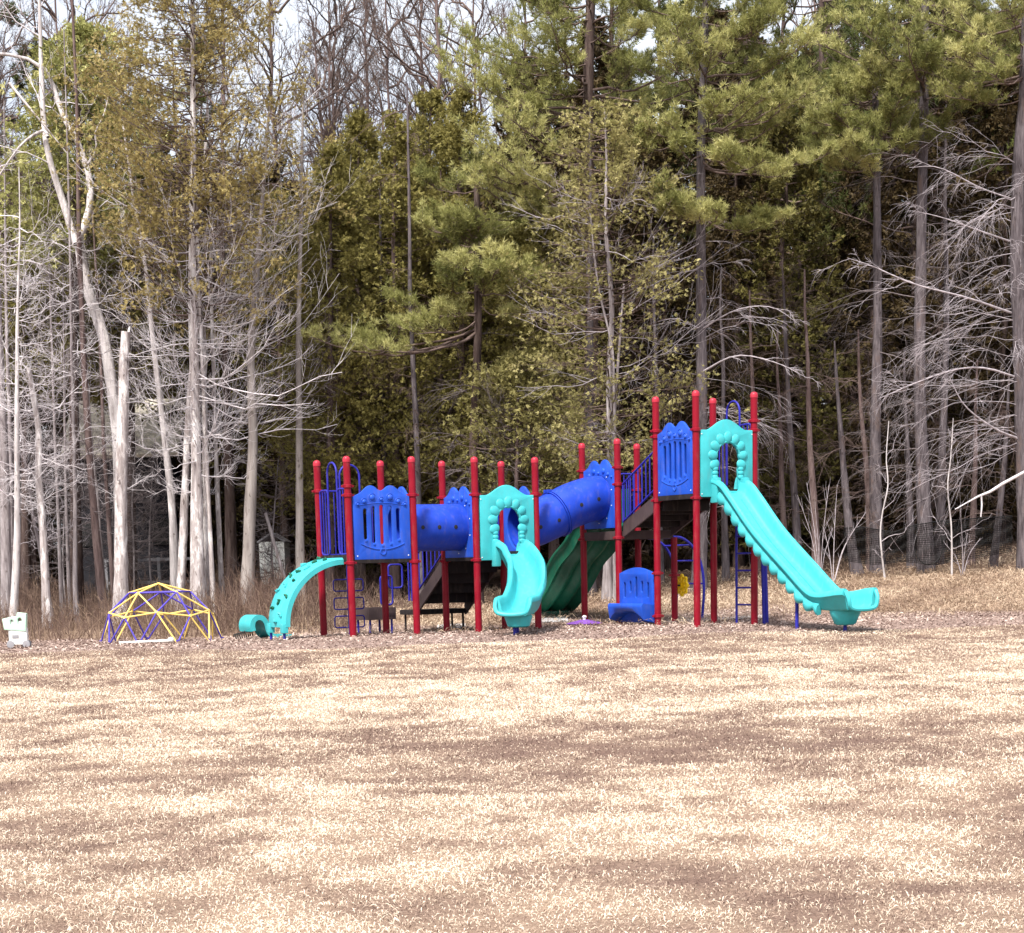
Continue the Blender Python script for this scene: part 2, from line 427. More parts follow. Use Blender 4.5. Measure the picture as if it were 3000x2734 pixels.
def cedar_crown(g, gb, rng, LL, z0, z1, rad, n, per=16, m=5, L=.13, w=.04, tint=.5, power=.8, droop=.12, sq=1.0, gap=.25, fan=3):
    z = z0 + (z1 - z0) * rng.uniform(0, 1, n) ** 1.05; f = (z - z0) / (z1 - z0)
    prof = np.maximum((1 - f) ** power, .08) * np.minimum(1, .55 + f * 3)
    a = rng.uniform(0, 2 * PI, n); S = zpick(LL, z); Ln = rad * prof * rng.uniform(.55, 1.15, n)
    d = np.stack([np.cos(a), np.sin(a) * sq, rng.uniform(-.25, .35, n)], 1)
    P, R = branches(rng, S, d, Ln, np.full(n, droop) * rng.uniform(-.5, 2.2, n), .006 + .006 * Ln, 6, .06)
    tubes(gb, P, R, 3)
    P2, R2 = twigs(rng, P, R, fan, .5, .8, .05, .15, 4, .07, .25)
    tubes(gb, P2, R2, 3)
    for (Q, RR, pp) in ((P, R, per // 2), (P2, R2, per)):
        if pp < 1: continue
        bi = np.repeat(np.arange(len(Q)), pp); t = rng.uniform(gap, 1.02, len(bi)).clip(0, 1)
        p, T, _ = along(Q, RR, bi, t); p = p + rng.normal(0, .07, p.shape)
        ax = T * .7 + rng.normal(0, .40, p.shape) + np.array([0, 0, -.12])
        sprays(g, rng, p, ax, m, L, w, tint + rng.normal(0, .13, len(Q))[bi] + rng.normal(0, .06, len(bi)))

def finish_tree(root, org, parts):
    for nm, g, mat in parts:
        if g.v: obj(nm, g.mesh(nm, origin=org), mat, root)

# ================================================================== PLAY STRUCTURE
GA, GX, GY, GZ = 0.5112, -2.5797, 33.5126, 0.46
ps = empty('play_structure', (GX, GY, GZ), 'red post playground climbing structure with blue tubes and panels and teal slides', 'play structure', rz=GA)
MW = Matrix.Translation((GX, GY, GZ)) @ Matrix.Rotation(GA, 4, 'Z'); MI = MW.inverted()
def lg(u, v):                                    # ground height in the structure's own frame
    w = MW @ Vector((u, v, 0)); return float(H(w.x, w.y)) - GZ
def loc(p): return MI @ Vector(p)
c1 = 1.22; U0, U1, U2, U3, UG, UH = 0, c1, 2 * c1, 3 * c1, 5.395, 6.615
V1, VA, VB = c1, -1.2636, -2.4836
Z1, Z3, Z4 = 1.29, 1.73, 2.26
H1, H3, H4 = 3.016, 3.35, 3.978
posts = {}
def post(key, u, v, h, clamps):
    posts[key] = (u, v); g0 = lg(u, v) - .12
    bm = bmesh.new(); lathe(bm, [(.0605, g0), (.0605, h - .07)], 20)
    o = part('post', bm, M['red'], ps); o.location = (u, v, 0)
    if h > 2:
        bm = bmesh.new(); lathe(bm, [(.066, h - .09), (.067, h - .05), (.063, h - .03), (.052, h - .008), (.03, h + .006), (.008, h + .01)], 20)
        part('post_cap', bm, M['redcap'], o)
    for z in clamps:
        bm = bmesh.new(); lathe(bm, [(.068, z - .03), (.079, z - .022), (.079, z + .022), (.068, z + .03)], 20)
        box(bm, (.085, 0, z), (.05, .05, .035), None, .006); box(bm, (-.085, 0, z), (.05, .05, .035), None, .006)
        part('clamp', bm, M['red'], o)
ck1 = (Z1 - .03, 2.38)
post('P1', U0, V1, H1, (Z1 - .03, 2.50)); post('P2', U0, 0, H1, (Z1 - .03, 2.38, 2.53)); post('P3', U1, V1, H1, ck1); post('P4', U1, 0, H1, ck1)
post('P5', U2, V1, H1, ck1); post('P6', U2, 0, H1, ck1); post('P7', U3, V1, H1, ck1); post('P8', U3, 0, H1, ck1)
post('P9', UG, V1, H3, (Z3 - .13, 2.85)); post('P10', UG, 0, H3, (Z3 - .13, 2.55, 2.85)); post('P11', UH, V1, H3, (Z3 - .13, 2.5, 2.85))
post('P16', UH, 0, 1.66, (.9,)); post('P12', UG, VA, H4, (.20, .95, Z4 - .05, 3.30, 3.4)); post('P13', UG, VB, H4, (Z4 - .05, 3.34))
post('P14', UH, VA, H4, (Z4 - .05, 3.34)); post('P15', UH, VB, H4, (Z4 - .05, 3.34, 3.5))

def deck(ua, ub, va, vb, z, fascia='deck'):
    bm = bmesh.new(); cu, cv = (ua + ub) / 2, (va + vb) / 2
    box(bm, (cu, cv, z - .03), (ub - ua - .02, abs(vb - va) - .02, .045), None, .006)
    for i in range(5):
        box(bm, (ua + (i + .5) * (ub - ua) / 5, cv, z - .085), (.03, abs(vb - va) - .14, .06), None, 0)
    o = part('deck', bm, M['deck'], ps)
    bm = bmesh.new(); w = .04
    for (x, y, sx, sy) in ((cu, va, ub - ua - .13, w), (cu, vb, ub - ua - .13, w), (ua, cv, w, abs(vb - va) - .13), (ub, cv, w, abs(vb - va) - .13)):
        box(bm, (x, y, z - .085), (sx, sy, .15), None, .006)
    part('deck_edge', bm, M[fascia], o)
deck(U0, U1, 0, V1, Z1 + .12); deck(U2, U3, 0, V1, Z1 + .12); deck(UG, UH, 0, V1, Z3, 'brown'); deck(UG, UH, VB, VA, Z4 + .10)

def face(A, B, z, off=0.):
    a, b = Vector((*posts[A], z)), Vector((*posts[B], z)); x = (b - a).normalized(); y = Vector((0, 0, 1)); n = x.cross(y)
    m = Matrix((x, y, n)).transposed().to_4x4(); m.translation = (a + b) / 2 + n * off
    return m, (b - a).length

def crown(w, h, teal=False):
    L = []
    if teal:
        for t in np.linspace(0, 1, 41):
            x = -w / 2 + w * t; q = abs(x) / (w / 2)
            y = h + .175 * (0.5 + .5 * math.cos(PI * min(1, q / .74))) ** .72
            L.append((x, y))
    else:
        pr = [(-.5, 0), (-.44, .015), (-.36, .05), (-.30, .105), (-.235, .155), (-.17, .172), (-.105, .15), (-.05, .105), (0, .088)]
        pr = pr + [(-x, y) for x, y in pr[-2::-1]]
        L = [(p.x * w, h + p.y) for p in smooth_pts([(x, y, 0) for x, y in pr], 4)]
    return [(-w / 2, 0), (w / 2, 0)] + L[::-1]

def place(bm, m): bmesh.ops.transform(bm, matrix=m, verts=bm.verts)

def slot_panel(A, B, z, through=True):
    m, L = face(A, B, z + .02, .0); w = L - .15; h = 1.06
    sl = [stadium(x * w, y0, y1, .052 * w / .95 + .012) for x, y0, y1 in ((-.29, .33, .85), (-.148, .27, .89), (0, .25, .91), (.148, .27, .89), (.29, .33, .85))]
    if through:
        bm = plate([crown(w, h)] + sl, .05, .012)
    else:
        bm = plate([crown(w, h)] + sl, .05, .012); box(bm, (0, .57, -.06), (w * .86, .86, .03), None, 0)
    place(bm, m); o = part('slot_panel', bm, M['blue'], ps)
    bm = bmesh.new()
    for x, y, r in ((0, 1.0, .03), (.155, 1.03, .055), (-.155, 1.03, .055), (.30, .965, .042), (-.30, .965, .042), (.415, .915, .027), (-.415, .915, .027)):
        ell(bm, (x * w, y, .02), (r, r, .035), 2)
        lathe(bm, [(r + .004, .022), (r + .014, .032), (r + .022, .022)], 18, Matrix.Translation((x * w, y, 0)))
    tube(bm, [(x * w, .265 - .10 * (1 - (x / .38) ** 2), .024) for x in np.linspace(-.38, .38, 15)], .013, 6)
    tube(bm, [((x) * w, .90 + .045 * math.cos(x / .42 * PI / 2) , .022) for x in np.linspace(-.42, .42, 15)], .010, 6)
    tube(bm, [(.05 * math.cos(t), .13 + .05 * math.sin(t), .024) for t in np.arange(16) * PI / 8], .016, 6, True)
    for x, y in ((-.29, .31), (-.148, .25), (0, .225), (.148, .25), (.29, .31)): ell(bm, (x * w, y, .02), (.032, .03, .022), 1)
    place(bm, m); part('relief_pattern', bm, M['blue'], o)
    bm = bmesh.new()
    for x, y in ((-.45, .06), (.45, .06)): ell(bm, (x * w, y, .026), (.014, .014, .01), 1)
    place(bm, m); part('bolt', bm, M['steel'], o)
    return o

def tube_panel(A, B, z, hole_z, r=.40, label=None):
    m, L = face(A, B, z + .02); w = L - .15; h = 1.06
    bm = plate([crown(w, h), circ(0, hole_z - z - .02, r, n=36)], .05, .012); place(bm, m)
    o = part('tube_panel', bm, M['blue'], ps)
    bm = bmesh.new()
    for x, y, q in ((0, 1.0, .03), (.155, 1.03, .055), (-.155, 1.03, .055), (.30, .965, .042), (-.30, .965, .042), (.415, .915, .027), (-.415, .915, .027)):
        ell(bm, (x * w, y, .02), (q, q, .035), 2)
    place(bm, m); part('relief_pattern', bm, M['blue'], o)
    bm = bmesh.new()
    for k in range(10):
        a = k * PI / 5 + .3; ell(bm, ((r + .055) * math.cos(a), hole_z - z - .02 + (r + .055) * math.sin(a), .026), (.013, .013, .01), 1)
    place(bm, m); part('bolt', bm, M['steel'], o)

def slide_panel(A, B, z):
    m, L = face(A, B, z - .04, .015); w = L - .13; h = 1.12
    hw = .235; hole = []
    for t in np.linspace(0, PI, 15): hole.append((.02 + hw * math.cos(t), .68 + hw * 1.0 * math.sin(t)))
    hole += [(-.215, .64), (-.225, .56), (-.21, .48), (-.205, .38), (-.205, .10), (.245, .10), (.245, .38), (.24, .46), (.26, .54), (.275, .64)]
    bm = plate([crown(w, h, True), hole], .07, .014); place(bm, m)
    o = part('slide_entry_panel', bm, M['teal'], ps)
    bm = bmesh.new()
    for i, t in enumerate(np.linspace(-.45, PI + .45, 9)):
        cx, cy = .02 + (hw + .08) * math.cos(t), .68 + (hw + .08) * math.sin(t)
        big = 1.0 if 3 < i else .72
        ell(bm, (cx, cy, .028), (.105 * (.75 + .25 * big), .088 * (.8 + .2 * big), .042), 3, Matrix.Rotation(t, 3, 'Z'))
    for y in (.47, .40, .33):
        for sx in (-1, 1): ell(bm, (.02 + sx * (hw + .035), y, .035), (.06, .052, .036), 2)
    tube(bm, [(.02 + (hw + .012) * math.cos(t), .68 + (hw + .012) * math.sin(t), .035) for t in np.linspace(0, PI, 16)], .02, 6)
    place(bm, m); part('scalloped_arch', bm, M['teal'], o)
    bm = bmesh.new()
    for x, y in ((-.46, .05), (.46, .05), (-.46, 1.05), (.46, 1.05)): ell(bm, (x * w / .95, y, .036), (.013, .013, .01), 1)
    place(bm, m); part('bolt', bm, M['steel'], o)
    return o

slot_panel('P2', 'P4', Z1); slot_panel('P12', 'P13', Z4, False)
TZ = Z1 + .55; TZ3 = Z3 + .60
tube_panel('P4', 'P3', Z1, TZ); tube_panel('P5', 'P6', Z1, TZ); tube_panel('P8', 'P7', Z1, TZ); tube_panel('P9', 'P10', Z3 + .03, TZ3)
slide_panel('P6', 'P8', Z1); slide_panel('P13', 'P15', Z4)

def crawl_tube(pts, r=.405, ribs=(), holes=()):
    P = smooth_pts(pts, 8); k = len(P); bm = bmesh.new(); n = 40
    for rr, flip in ((r, 0), (r - .022, 1)):
        T = [(P[min(i + 1, k - 1)] - P[max(i - 1, 0)]).normalized() for i in range(k)]; rings = []
        for i in range(k):
            s = Vector((0, 1, 0)); up = T[i].cross(s) * -1
            rings.append([bm.verts.new(P[i] + rr * (math.cos(2 * PI * j / n) * s + math.sin(2 * PI * j / n) * up)) for j in range(n)])
        for i in range(k - 1):
            for j in range(n): bm.faces.new((rings[i][j], rings[i][(j + 1) % n], rings[i + 1][(j + 1) % n], rings[i + 1][j]))
    o = part('crawl_tube', bm, M['tubeblue'], ps)
    for q in ribs:
        i = int(q * (k - 1)); t = (P[min(i + 1, k - 1)] - P[i - 1]).normalized(); bm = bmesh.new()
        s = Vector((0, 1, 0)); up = s.cross(t)
        for d0 in (-.03, .012):
            pr = [(r - .005, d0), (r + .03, d0), (r + .03, d0 + .022), (r - .005, d0 + .022)]
            rg = [[bm.verts.new(P[i] + t * dz + rr * (math.cos(2 * PI * j / 40) * s + math.sin(2 * PI * j / 40) * up)) for j in range(40)] for rr, dz in pr]
            for a in range(4):
                for j in range(40): bm.faces.new((rg[a][j], rg[a][(j + 1) % 40], rg[(a + 1) % 4][(j + 1) % 40], rg[(a + 1) % 4][j]))
        for sg in (-1, 1): box(bm, P[i] - up * (r + .03) + s * .06 * sg, (.09, .05, .06), None, .008)
        part('joint_flange', bm, M['tubeblue'], o)
    for q, an in holes:
        i = min(int(q * (k - 1)), k - 2); t = (P[i + 1] - P[i]).normalized(); s = Vector((0, 1, 0)); up = t.cross(s) * -1
        c = P[i].lerp(P[i + 1], q * (k - 1) - i); nn = -math.cos(an) * s + math.sin(an) * up; e1 = t; e2 = nn.cross(t)
        mt = Matrix((e1, e2, nn)).transposed().to_4x4(); mt.translation = c + nn * (r - .004)
        bm = bmesh.new(); lathe(bm, [(.036, -.01), (.036, .006), (.030, .008)], 18, mt)
        part('vent_hole', bm, M['black'], o)
crawl_tube([(U1, c1 / 2, TZ), (U1 + .4, c1 / 2, TZ), (U2 - .4, c1 / 2, TZ), (U2, c1 / 2, TZ)], holes=((.24, .0), (.5, .0), (.76, .0)))
crawl_tube([(U3, c1 / 2, TZ), (U3 + .28, c1 / 2, TZ + .03), (U3 + .75, c1 / 2, TZ + .20), (U3 + 1.05, c1 / 2, TZ + .34), (UG - .28, c1 / 2, TZ3 - .03), (UG, c1 / 2, TZ3)],
           ribs=(.44,), holes=((.16, .1), (.33, .12), (.62, -.02), (.80, .0)))

# ---- slides: a cross-section swept along a spine
def sweep(bm, spine, prof, closed=True, wall=None, m=6, cap=True):
    P = smooth_pts(spine, m); k = len(P); rings = []
    for i in range(k):
        t = (P[min(i + 1, k - 1)] - P[max(i - 1, 0)]).normalized(); s = t.cross(Vector((0, 0, 1))).normalized(); up = s.cross(t)
        f = wall(i / (k - 1)) if wall else 1
        rings.append([bm.verts.new(P[i] + s * a + up * (b * f if b > .03 else b)) for a, b in prof])
    n = len(prof)
    for i in range(k - 1):
        for j in range(n if closed else n - 1): bm.faces.new((rings[i][j], rings[i][(j + 1) % n], rings[i + 1][(j + 1) % n], rings[i + 1][j]))
    if cap and closed: bm.faces.new(rings[0][::-1]); bm.faces.new(rings[-1])
    return P

def u_prof(w, h, th=.03, lip=.06):
    """U-shaped chute with rolled edges"""
    a = w / 2; inner = [(a - .015, h + .01), (a - .04, h - .02), (a - .06, h - .08), (a - .075, .05), (a - .12, .012), (a * .4, .0), (0, -.004)]
    L = [(x, y) for x, y in inner] + [(-x, y) for x, y in inner[-2::-1]]
    outer = [(-a - lip * .4, h + .012), (-a - lip, h - .02), (-a - lip, h - .06), (-a - .012, h - .08), (-a + .02, 0), (-a + .06, -th), (0, -th - .005)]
    return L + outer + [(-x, y) for x, y in outer[-2::-1]]

du = UG + c1 / 2 - .0
def slide_legs(o, pts, r=.03):
    for a, b in pts:
        bm = bmesh.new(); tube(bm, [a, b], r, 10); part('support_leg', bm, M['bar'], o)

# straight slide from the tall tower
lu = (UG + UH) / 2 + .02
sp = [(lu, VB + .1, Z4 + .02), (lu, VB - .16, Z4 - .0), (lu, VB - .42, Z4 - .20), (lu, VB - 1.1, Z4 - .80), (lu, VB - 2.0, Z4 - 1.43), (lu, VB - 2.55, .46), (lu, VB - 2.9, .36), (lu, VB - 3.25, .34), (lu, VB - 3.6, .35)]
bm = bmesh.new(); Pl = sweep(bm, sp, u_prof(.60, .22), wall=lambda t: 1 + .25 * max(0, 1 - t / .12) + (.35 * min(1, max(0, (t - .72) / .2))))
long_slide = part('straight_slide', bm, M['teal'], ps, 1.0)
bm = bmesh.new()
for s in (-.10, .10):
    tube(bm, [p + Vector((s, 0, .012)) for p in Pl[10:int(len(Pl) * .78)]], .012, 6)
part('bed_rib', bm, M['teal'], long_slide)
Pf = [Pl[0]]
for a, b in zip(Pl[:-1], Pl[1:]):
    kk = max(1, int((b - a).length / .022)); Pf += [a.lerp(b, (q + 1) / kk) for q in range(kk)]
for side in (-1, 1):
    bm = bmesh.new(); rows = []; d = 0
    for i in range(8, int(len(Pf) * .865)):
        t = (Pf[i + 1] - Pf[i - 1]).normalized(); up = Vector((1, 0, 0)).cross(t); up = up if up.z > 0 else -up; d += (Pf[i] - Pf[i - 1]).length
        f = abs(math.sin(PI * d / .27)); low = .005 + .115 * f ** .6; out = .012 + .04 * f
        e = Vector((side, 0, 0))
        rows.append([bm.verts.new(Pf[i] + e * a + up * b) for a, b in ((.300, .07), (.300 + out, .03), (.300 + out, -low * .55), (.285 + out * .5, -low), (.25, -low * .9), (.24, .03))])
    for a, b in zip(rows[:-1], rows[1:]):
        for k in range(6): bm.faces.new((a[k], a[(k + 1) % 6], b[(k + 1) % 6], b[k]))
    bm.faces.new(rows[0][::-1]); bm.faces.new(rows[-1])
    part('scalloped_skirt', bm, M['teal'], long_slide, 1.0)
bm = bmesh.new(); lathe(bm, [(.13, -.24), (.17, -.22), (.25, -.04), (.25, .0)], 18, Matrix.Translation((lu, VB - 3.22, .32)))
part('slide_foot', bm, M['teal'], long_slide)
bm = bmesh.new()
tube(bm, smooth_pts([(lu - .30, VB - 3.60, .62), (lu - .29, VB - 3.66, .5), (lu - .24, VB - 3.66, .36), (lu, VB - 3.66, .33), (lu + .24, VB - 3.66, .36), (lu + .29, VB - 3.66, .5), (lu + .30, VB - 3.60, .62)], 4), .035, 8)
part('exit_lip', bm, M['teal'], long_slide)
for sg in (-1, 1):
    bm = bmesh.new(); box(bm, (lu + sg * .30, VB - .10, Z4 + .07), (.10, .20, .42), None, .03); part('slide_shoulder', bm, M['teal'], long_slide)
slide_legs(long_slide, [((lu, VB - 3.22, .12), (lu, VB - 3.22, lg(lu, VB - 3.2) - .1)), ((lu - .1, VB - 2.1, Z4 - 1.52), (lu - .1, VB - 2.1, lg(lu, VB - 2.1) - .1))])

# short curved slide
cu = (U2 + U3) / 2 + .02
sp = [(cu, .08, Z1 + .03), (cu, -.14, Z1 + .02), (cu, -.36, Z1 - .12), (cu - .05, -.68, .92), (cu - .22, -1.02, .60), (cu - .48, -1.32, .40), (cu - .72, -1.55, .345), (cu - .90, -1.72, .345)]
bm = bmesh.new(); Pc = sweep(bm, sp, u_prof(.56, .20), wall=lambda t: 1.15 + .35 * math.sin(PI * min(1, t)) + .2 * min(1, max(0, (t - .75) / .15)))
curved = part('curved_slide', bm, M['teal'], ps, 1.0)
t = (Pc[-1] - Pc[-3]).normalized(); s = t.cross(Vector((0, 0, 1))).normalized(); e = Pc[-1]
bm = bmesh.new()
tube(bm, smooth_pts([e + s * a + Vector((0, 0, b)) + t * c for a, b, c in ((-.30, .26, -.03), (-.30, .13, .05), (-.24, .02, .07), (0, -.01, .075), (.24, .02, .07), (.30, .13, .05), (.30, .26, -.03))], 4), .036, 8)
part('exit_lip', bm, M['teal'], curved)
bm = bmesh.new(); lathe(bm, [(.15, -.2), (.19, -.18), (.24, -.03), (.24, 0)], 18, Matrix.Translation(e - t * .3 + Vector((0, 0, -.02))))
part('slide_foot', bm, M['teal'], curved)
for sg in (-1, 1):
    bm = bmesh.new(); box(bm, (cu + sg * .29, -.09, Z1 + .08), (.11, .16, .46), None, .03); part('slide_shoulder', bm, M['teal'], curved)
f0 = e - t * .3
slide_legs(curved, [((f0.x - .08, f0.y, .14), (f0.x - .08, f0.y, lg(f0.x, f0.y) - .1)), ((f0.x + .12, f0.y + .25, .3), (f0.x + .12, f0.y + .25, lg(f0.x, f0.y) - .1))], .026)

# wide wavy green slide on the far side of the third deck
gu = (UG + UH) / 2 - .05
prof = [(x, .055 * math.cos(x / .52 * PI * 3) + (.16 if abs(abs(x) - .56) < .05 else 0)) for x in np.linspace(-.6, .6, 37)]
prof = prof + [(x, y - .03) for x, y in prof[::-1]]
sp = [(gu, V1 - .05, Z3 + .12), (gu, V1 + .2, Z3 + .06), (gu, V1 + .55, Z3 - .26), (gu, V1 + 1.05, Z3 - .56), (gu, V1 + 1.5, Z3 - .98), (gu, V1 + 1.95, .42), (gu, V1 + 2.3, .27), (gu, V1 + 2.75, .24)]
bm = bmesh.new(); sweep(bm, sp, prof, m=6)
wavy = part('wavy_slide', bm, M['green'], ps, 1.2)
bm = bmesh.new(); box(bm, (gu, V1 + 2.3, .14), (.8, .35, .2), None, .05); part('slide_foot', bm, M['green'], wavy)
bm = bmesh.new(); box(bm, (gu, V1 + .06, Z3 + .42), (1.05, .06, .75), None, .03); part('slide_hood', bm, M['green'], wavy)
slide_legs(wavy, [((gu + .1, V1 + 2.3, .1), (gu + .1, V1 + 2.3, lg(gu, V1 + 2.3) - .1))], .025)

# curved rock-climbing ramp
bm = bmesh.new(); arc = []; W2 = .36; vc = c1 / 2 - .02
for i in range(19):
    t = i / 18 * PI / 2 * 1.04
    arc.append((-.02 - 1.12 * math.sin(t) ** 1.05 * 1.0, .235 + 1.09 * max(0, math.cos(t)) ** 1.0 - .07 * max(0, t - 1.4)))
rows = []
for i, (x, z) in enumerate(arc):
    a = arc[min(i + 1, 18)]; b = arc[max(i - 1, 0)]; tx, tz = a[0] - b[0], a[1] - b[1]; l = math.hypot(tx, tz); nx, nz_ = tz / l, -tx / l
    if nx > 0 and nz_ < 0: nx, nz_ = -nx, -nz_
    rows.append([bm.verts.new((x + nx * q, vc + y, z + nz_ * q)) for y, q in ((-W2, 0), (-W2 + .05, .03), (W2 - .05, .03), (W2, 0), (W2, -.085), (W2 - .05, -.085), (W2 - .06, -.02), (-W2 + .06, -.02), (-W2 + .05, -.085), (-W2, -.085))])
for a, b in zip(rows[:-1], rows[1:]):
    for j in range(10): bm.faces.new((a[j], a[(j + 1) % 10], b[(j + 1) % 10], b[j]))
bm.faces.new(rows[0][::-1]); bm.faces.new(rows[-1])
for sg in (-1, 1): box(bm, (-1.14, vc + sg * .29, .20), (.10, .13, .16), None, .015)
climb = part('climbing_ramp', bm, M['teal'], ps, .6)
rng = np.random.default_rng(5)
for i in range(15):
    q = .08 + .86 * (i + .5) / 15; j = q * 18; a = int(j); w = j - a
    x = arc[a][0] * (1 - w) + arc[a + 1][0] * w; z = arc[a][1] * (1 - w) + arc[a + 1][1] * w
    t = q * PI / 2; n = Vector((-math.sin(t), 0, math.cos(t)))
    rot = Vector((0, 0, 1)).rotation_difference(n).to_matrix() @ Matrix.Rotation(rng.uniform(0, 6), 3, 'Z')
    y = vc + (.20 if i % 3 == 0 else -.19 if i % 3 == 1 else .02) + rng.uniform(-.05, .05)
    bm = bmesh.new(); c = Vector((x, y, z)) + n * .04
    s0 = rng.uniform(.8, 1.15)
    for k in range(3): ell(bm, c + rot @ Vector(((k - 1) * .035 * s0, .012 * (k % 2), 0)), (.032 * s0, .028 * s0, .042 * (1.2 - .3 * k)), 1, rot)
    part('hand_hold', bm, M['green' if i % 5 < 3 else 'teal'], climb)  # green on some holds paints in the dark of shaded recesses
for sg in (-1, 1):
    bm = bmesh.new(); tube(bm, [(-1.14, vc + sg * .29, .16), (-1.14, vc + sg * .29, lg(-1.14, vc) - .1)], .024, 10); part('support_leg', bm, M['bar'], climb)

# arched entry barriers of blue bars
def rounded(pts, r=.06, n=5):
    out = []; k = len(pts)
    for i in range(k):
        p = Vector(pts[i]); a = Vector(pts[i - 1]); b = Vector(pts[(i + 1) % k]); da = (a - p).normalized(); db = (b - p).normalized()
        for j in range(n + 1):
            t = j / n; out.append((p + da * r) * (1 - t) ** 2 + p * 2 * t * (1 - t) + (p + db * r) * t * t)
    return out

def barrier(A, B, z, top, hoop, hw=.19):
    m, L = face(A, B, 0); R = m.to_3x3(); O = m.translation; f = lambda x, y: O + R @ Vector((x, y, 0))
    root = None
    for sg in (-1, 1):
        x1, x2 = sg * (hw + .012), sg * (L / 2 - .085)
        bm = bmesh.new()
        tube(bm, rounded([f(x1, z + .12), f(x2, z + .12), f(x2, top), f(x1, top)], .08), .017, 8, True)
        for q in (.34, .67): tube(bm, [f(x1 + (x2 - x1) * q, z + .12), f(x1 + (x2 - x1) * q, top)], .012, 6)
        tube(bm, [f(x2, top - .02), f(sg * (L / 2 - .05), top - .02)], .014, 6); tube(bm, [f(x2, z + .25), f(sg * (L / 2 - .05), z + .25)], .014, 6)
        o = part('bar_guard', bm, M['bar'], ps if root is None else root, 1.2)
        root = root or o
    bm = bmesh.new()
    pts = [f(-hw, z + .2)] + [f(-hw, z + .5), f(-hw, hoop - hw)] + [f(-hw * math.cos(t), hoop - hw + hw * 1.0 * math.sin(t)) for t in np.linspace(.2, PI - .2, 11)] + [f(hw, hoop - hw), f(hw, z + .5), f(hw, z + .2)]
    tube(bm, pts, .018, 8); part('hoop', bm, M['bar'], root, 1.2)
barrier('P1', 'P2', Z1, 2.50, 2.95); barrier('P1', 'P3', Z1, 2.50, 2.95); barrier('P14', 'P15', Z4, 3.46, 3.88)
barrier('P7', 'P5', Z1, 2.40, 2.45); barrier('P9', 'P11', Z3, 2.8, 2.85)

# stepping-loop climber behind the first deck
px_, py_ = U0 + c1 / 2, V1 + .22
bm = bmesh.new(); tube(bm, smooth_pts([(px_, V1, Z1 - .02), (px_, py_ - .05, Z1 - .04), (px_, py_, Z1 - .14), (px_, py_, .6), (px_, py_, lg(px_, py_) - .1)], 4), .026, 10)
lc = part('loop_climber', bm, M['bar'], ps, 1.2)
for i, z in enumerate((.98, .66, .34)):
    for sg in ((-1, 1) if i != 1 else (-1, 1)):
        bm = bmesh.new(); x2 = px_ + sg * .29
        tube(bm, rounded([Vector((px_, py_, z - .20)), Vector((x2, py_, z - .20)), Vector((x2, py_, z)), Vector((px_, py_, z))], .05), .012, 8, True)
        part('step_loop', bm, M['bar'], lc, 1.2)

# transfer step, landing, stairs behind the second deck
ts = Vector((1.62, 2.52, 0)); gz = lg(ts.x, ts.y)
bm = bmesh.new(); box(bm, (ts.x, ts.y, .30), (.52, .62, .04), None, .006)
step = part('transfer_step', bm, M['deck'], ps)
bm = bmesh.new()
for x, y, sx, sy in ((0, -.32, .56, .03), (0, .32, .56, .03), (-.27, 0, .03, .60), (.27, 0, .03, .60)): box(bm, (ts.x + x, ts.y + y, .34), (sx, sy, .22), None, .006)
part('step_skirt', bm, M['brown'], step)
for sx, sy in ((-1, -1), (1, -1), (-1, 1), (1, 1)):
    bm = bmesh.new(); tube(bm, [(ts.x + sx * .22, ts.y + sy * .26, .28), (ts.x + sx * .22, ts.y + sy * .26, gz - .1)], .022, 8); part('support_leg', bm, M['bar'], step)
bm = bmesh.new()
hx = ts.x + .18; hy = ts.y - .42
tube(bm, rounded([Vector((hx - .24, hy, .50)), Vector((hx + .0, hy, .50)), Vector((hx + .0, hy, 1.02)), Vector((hx - .24, hy, 1.02))], .07), .018, 8, True)
tube(bm, rounded([Vector((hx - .06, hy + .02, .80)), Vector((hx + .22, hy + .02, .80)), Vector((hx + .22, hy + .02, 1.22)), Vector((hx - .06, hy + .02, 1.22))], .07), .018, 8, True)
part('grab_loop', bm, M['bar'], step, 1.2)

su = (U2 + U3) / 2 - .02
bm = bmesh.new(); box(bm, (su, V1 + 1.62, .33), (1.16, .62, .09), None, .008); land = part('stair_landing', bm, M['deck'], ps)
for sx in (-1, 1):
    for dy in (1.4, 1.85):
        bm = bmesh.new(); tube(bm, [(su + sx * .5, V1 + dy, .3), (su + sx * .5, V1 + dy, lg(su, V1 + dy) - .1)], .022, 8); part('support_leg', bm, M['deck'], land)
def stair(u, va, za, vb, zb, w, n, fascia):
    """closed steps from (va, za) low end to (vb, zb) high end"""
    bm = bmesh.new()
    for i in range(n):
        z = za + (zb - za) * (i + 1) / (n + 1); v0 = va + (vb - va) * (i + .5) / n; d = abs(vb - va) / n
        box(bm, (u, v0, z - .02), (w, d * 1.05, .04), None, .004)
        box(bm, (u, v0 + (vb > va) * d * .5 - (vb < va) * d * .5, z + .06), (w, .02, (zb - za) / (n + 1) + .04), None, .004)
    o = part('stair', bm, M['deck'], ps)
    for sg in (-1, 1):
        x = u + sg * (w / 2 + .02); bm = bmesh.new(); q = []
        for dx in (-.018, .018):
            q.append([bm.verts.new((x + dx, *p)) for p in ((va, za - .10), (va, za + .16), (vb, zb + .12), (vb, zb - .16))])
        bm.faces.new(q[0]); bm.faces.new(q[1][::-1])
        for j in range(4): bm.faces.new((q[0][j], q[1][j], q[1][(j + 1) % 4], q[0][(j + 1) % 4]))
        part('stringer', bm, M[fascia], o)
    return o
st1 = stair(su, V1 + 1.35, .36, V1 + .04, Z1 - .02, 1.02, 4, 'brown')
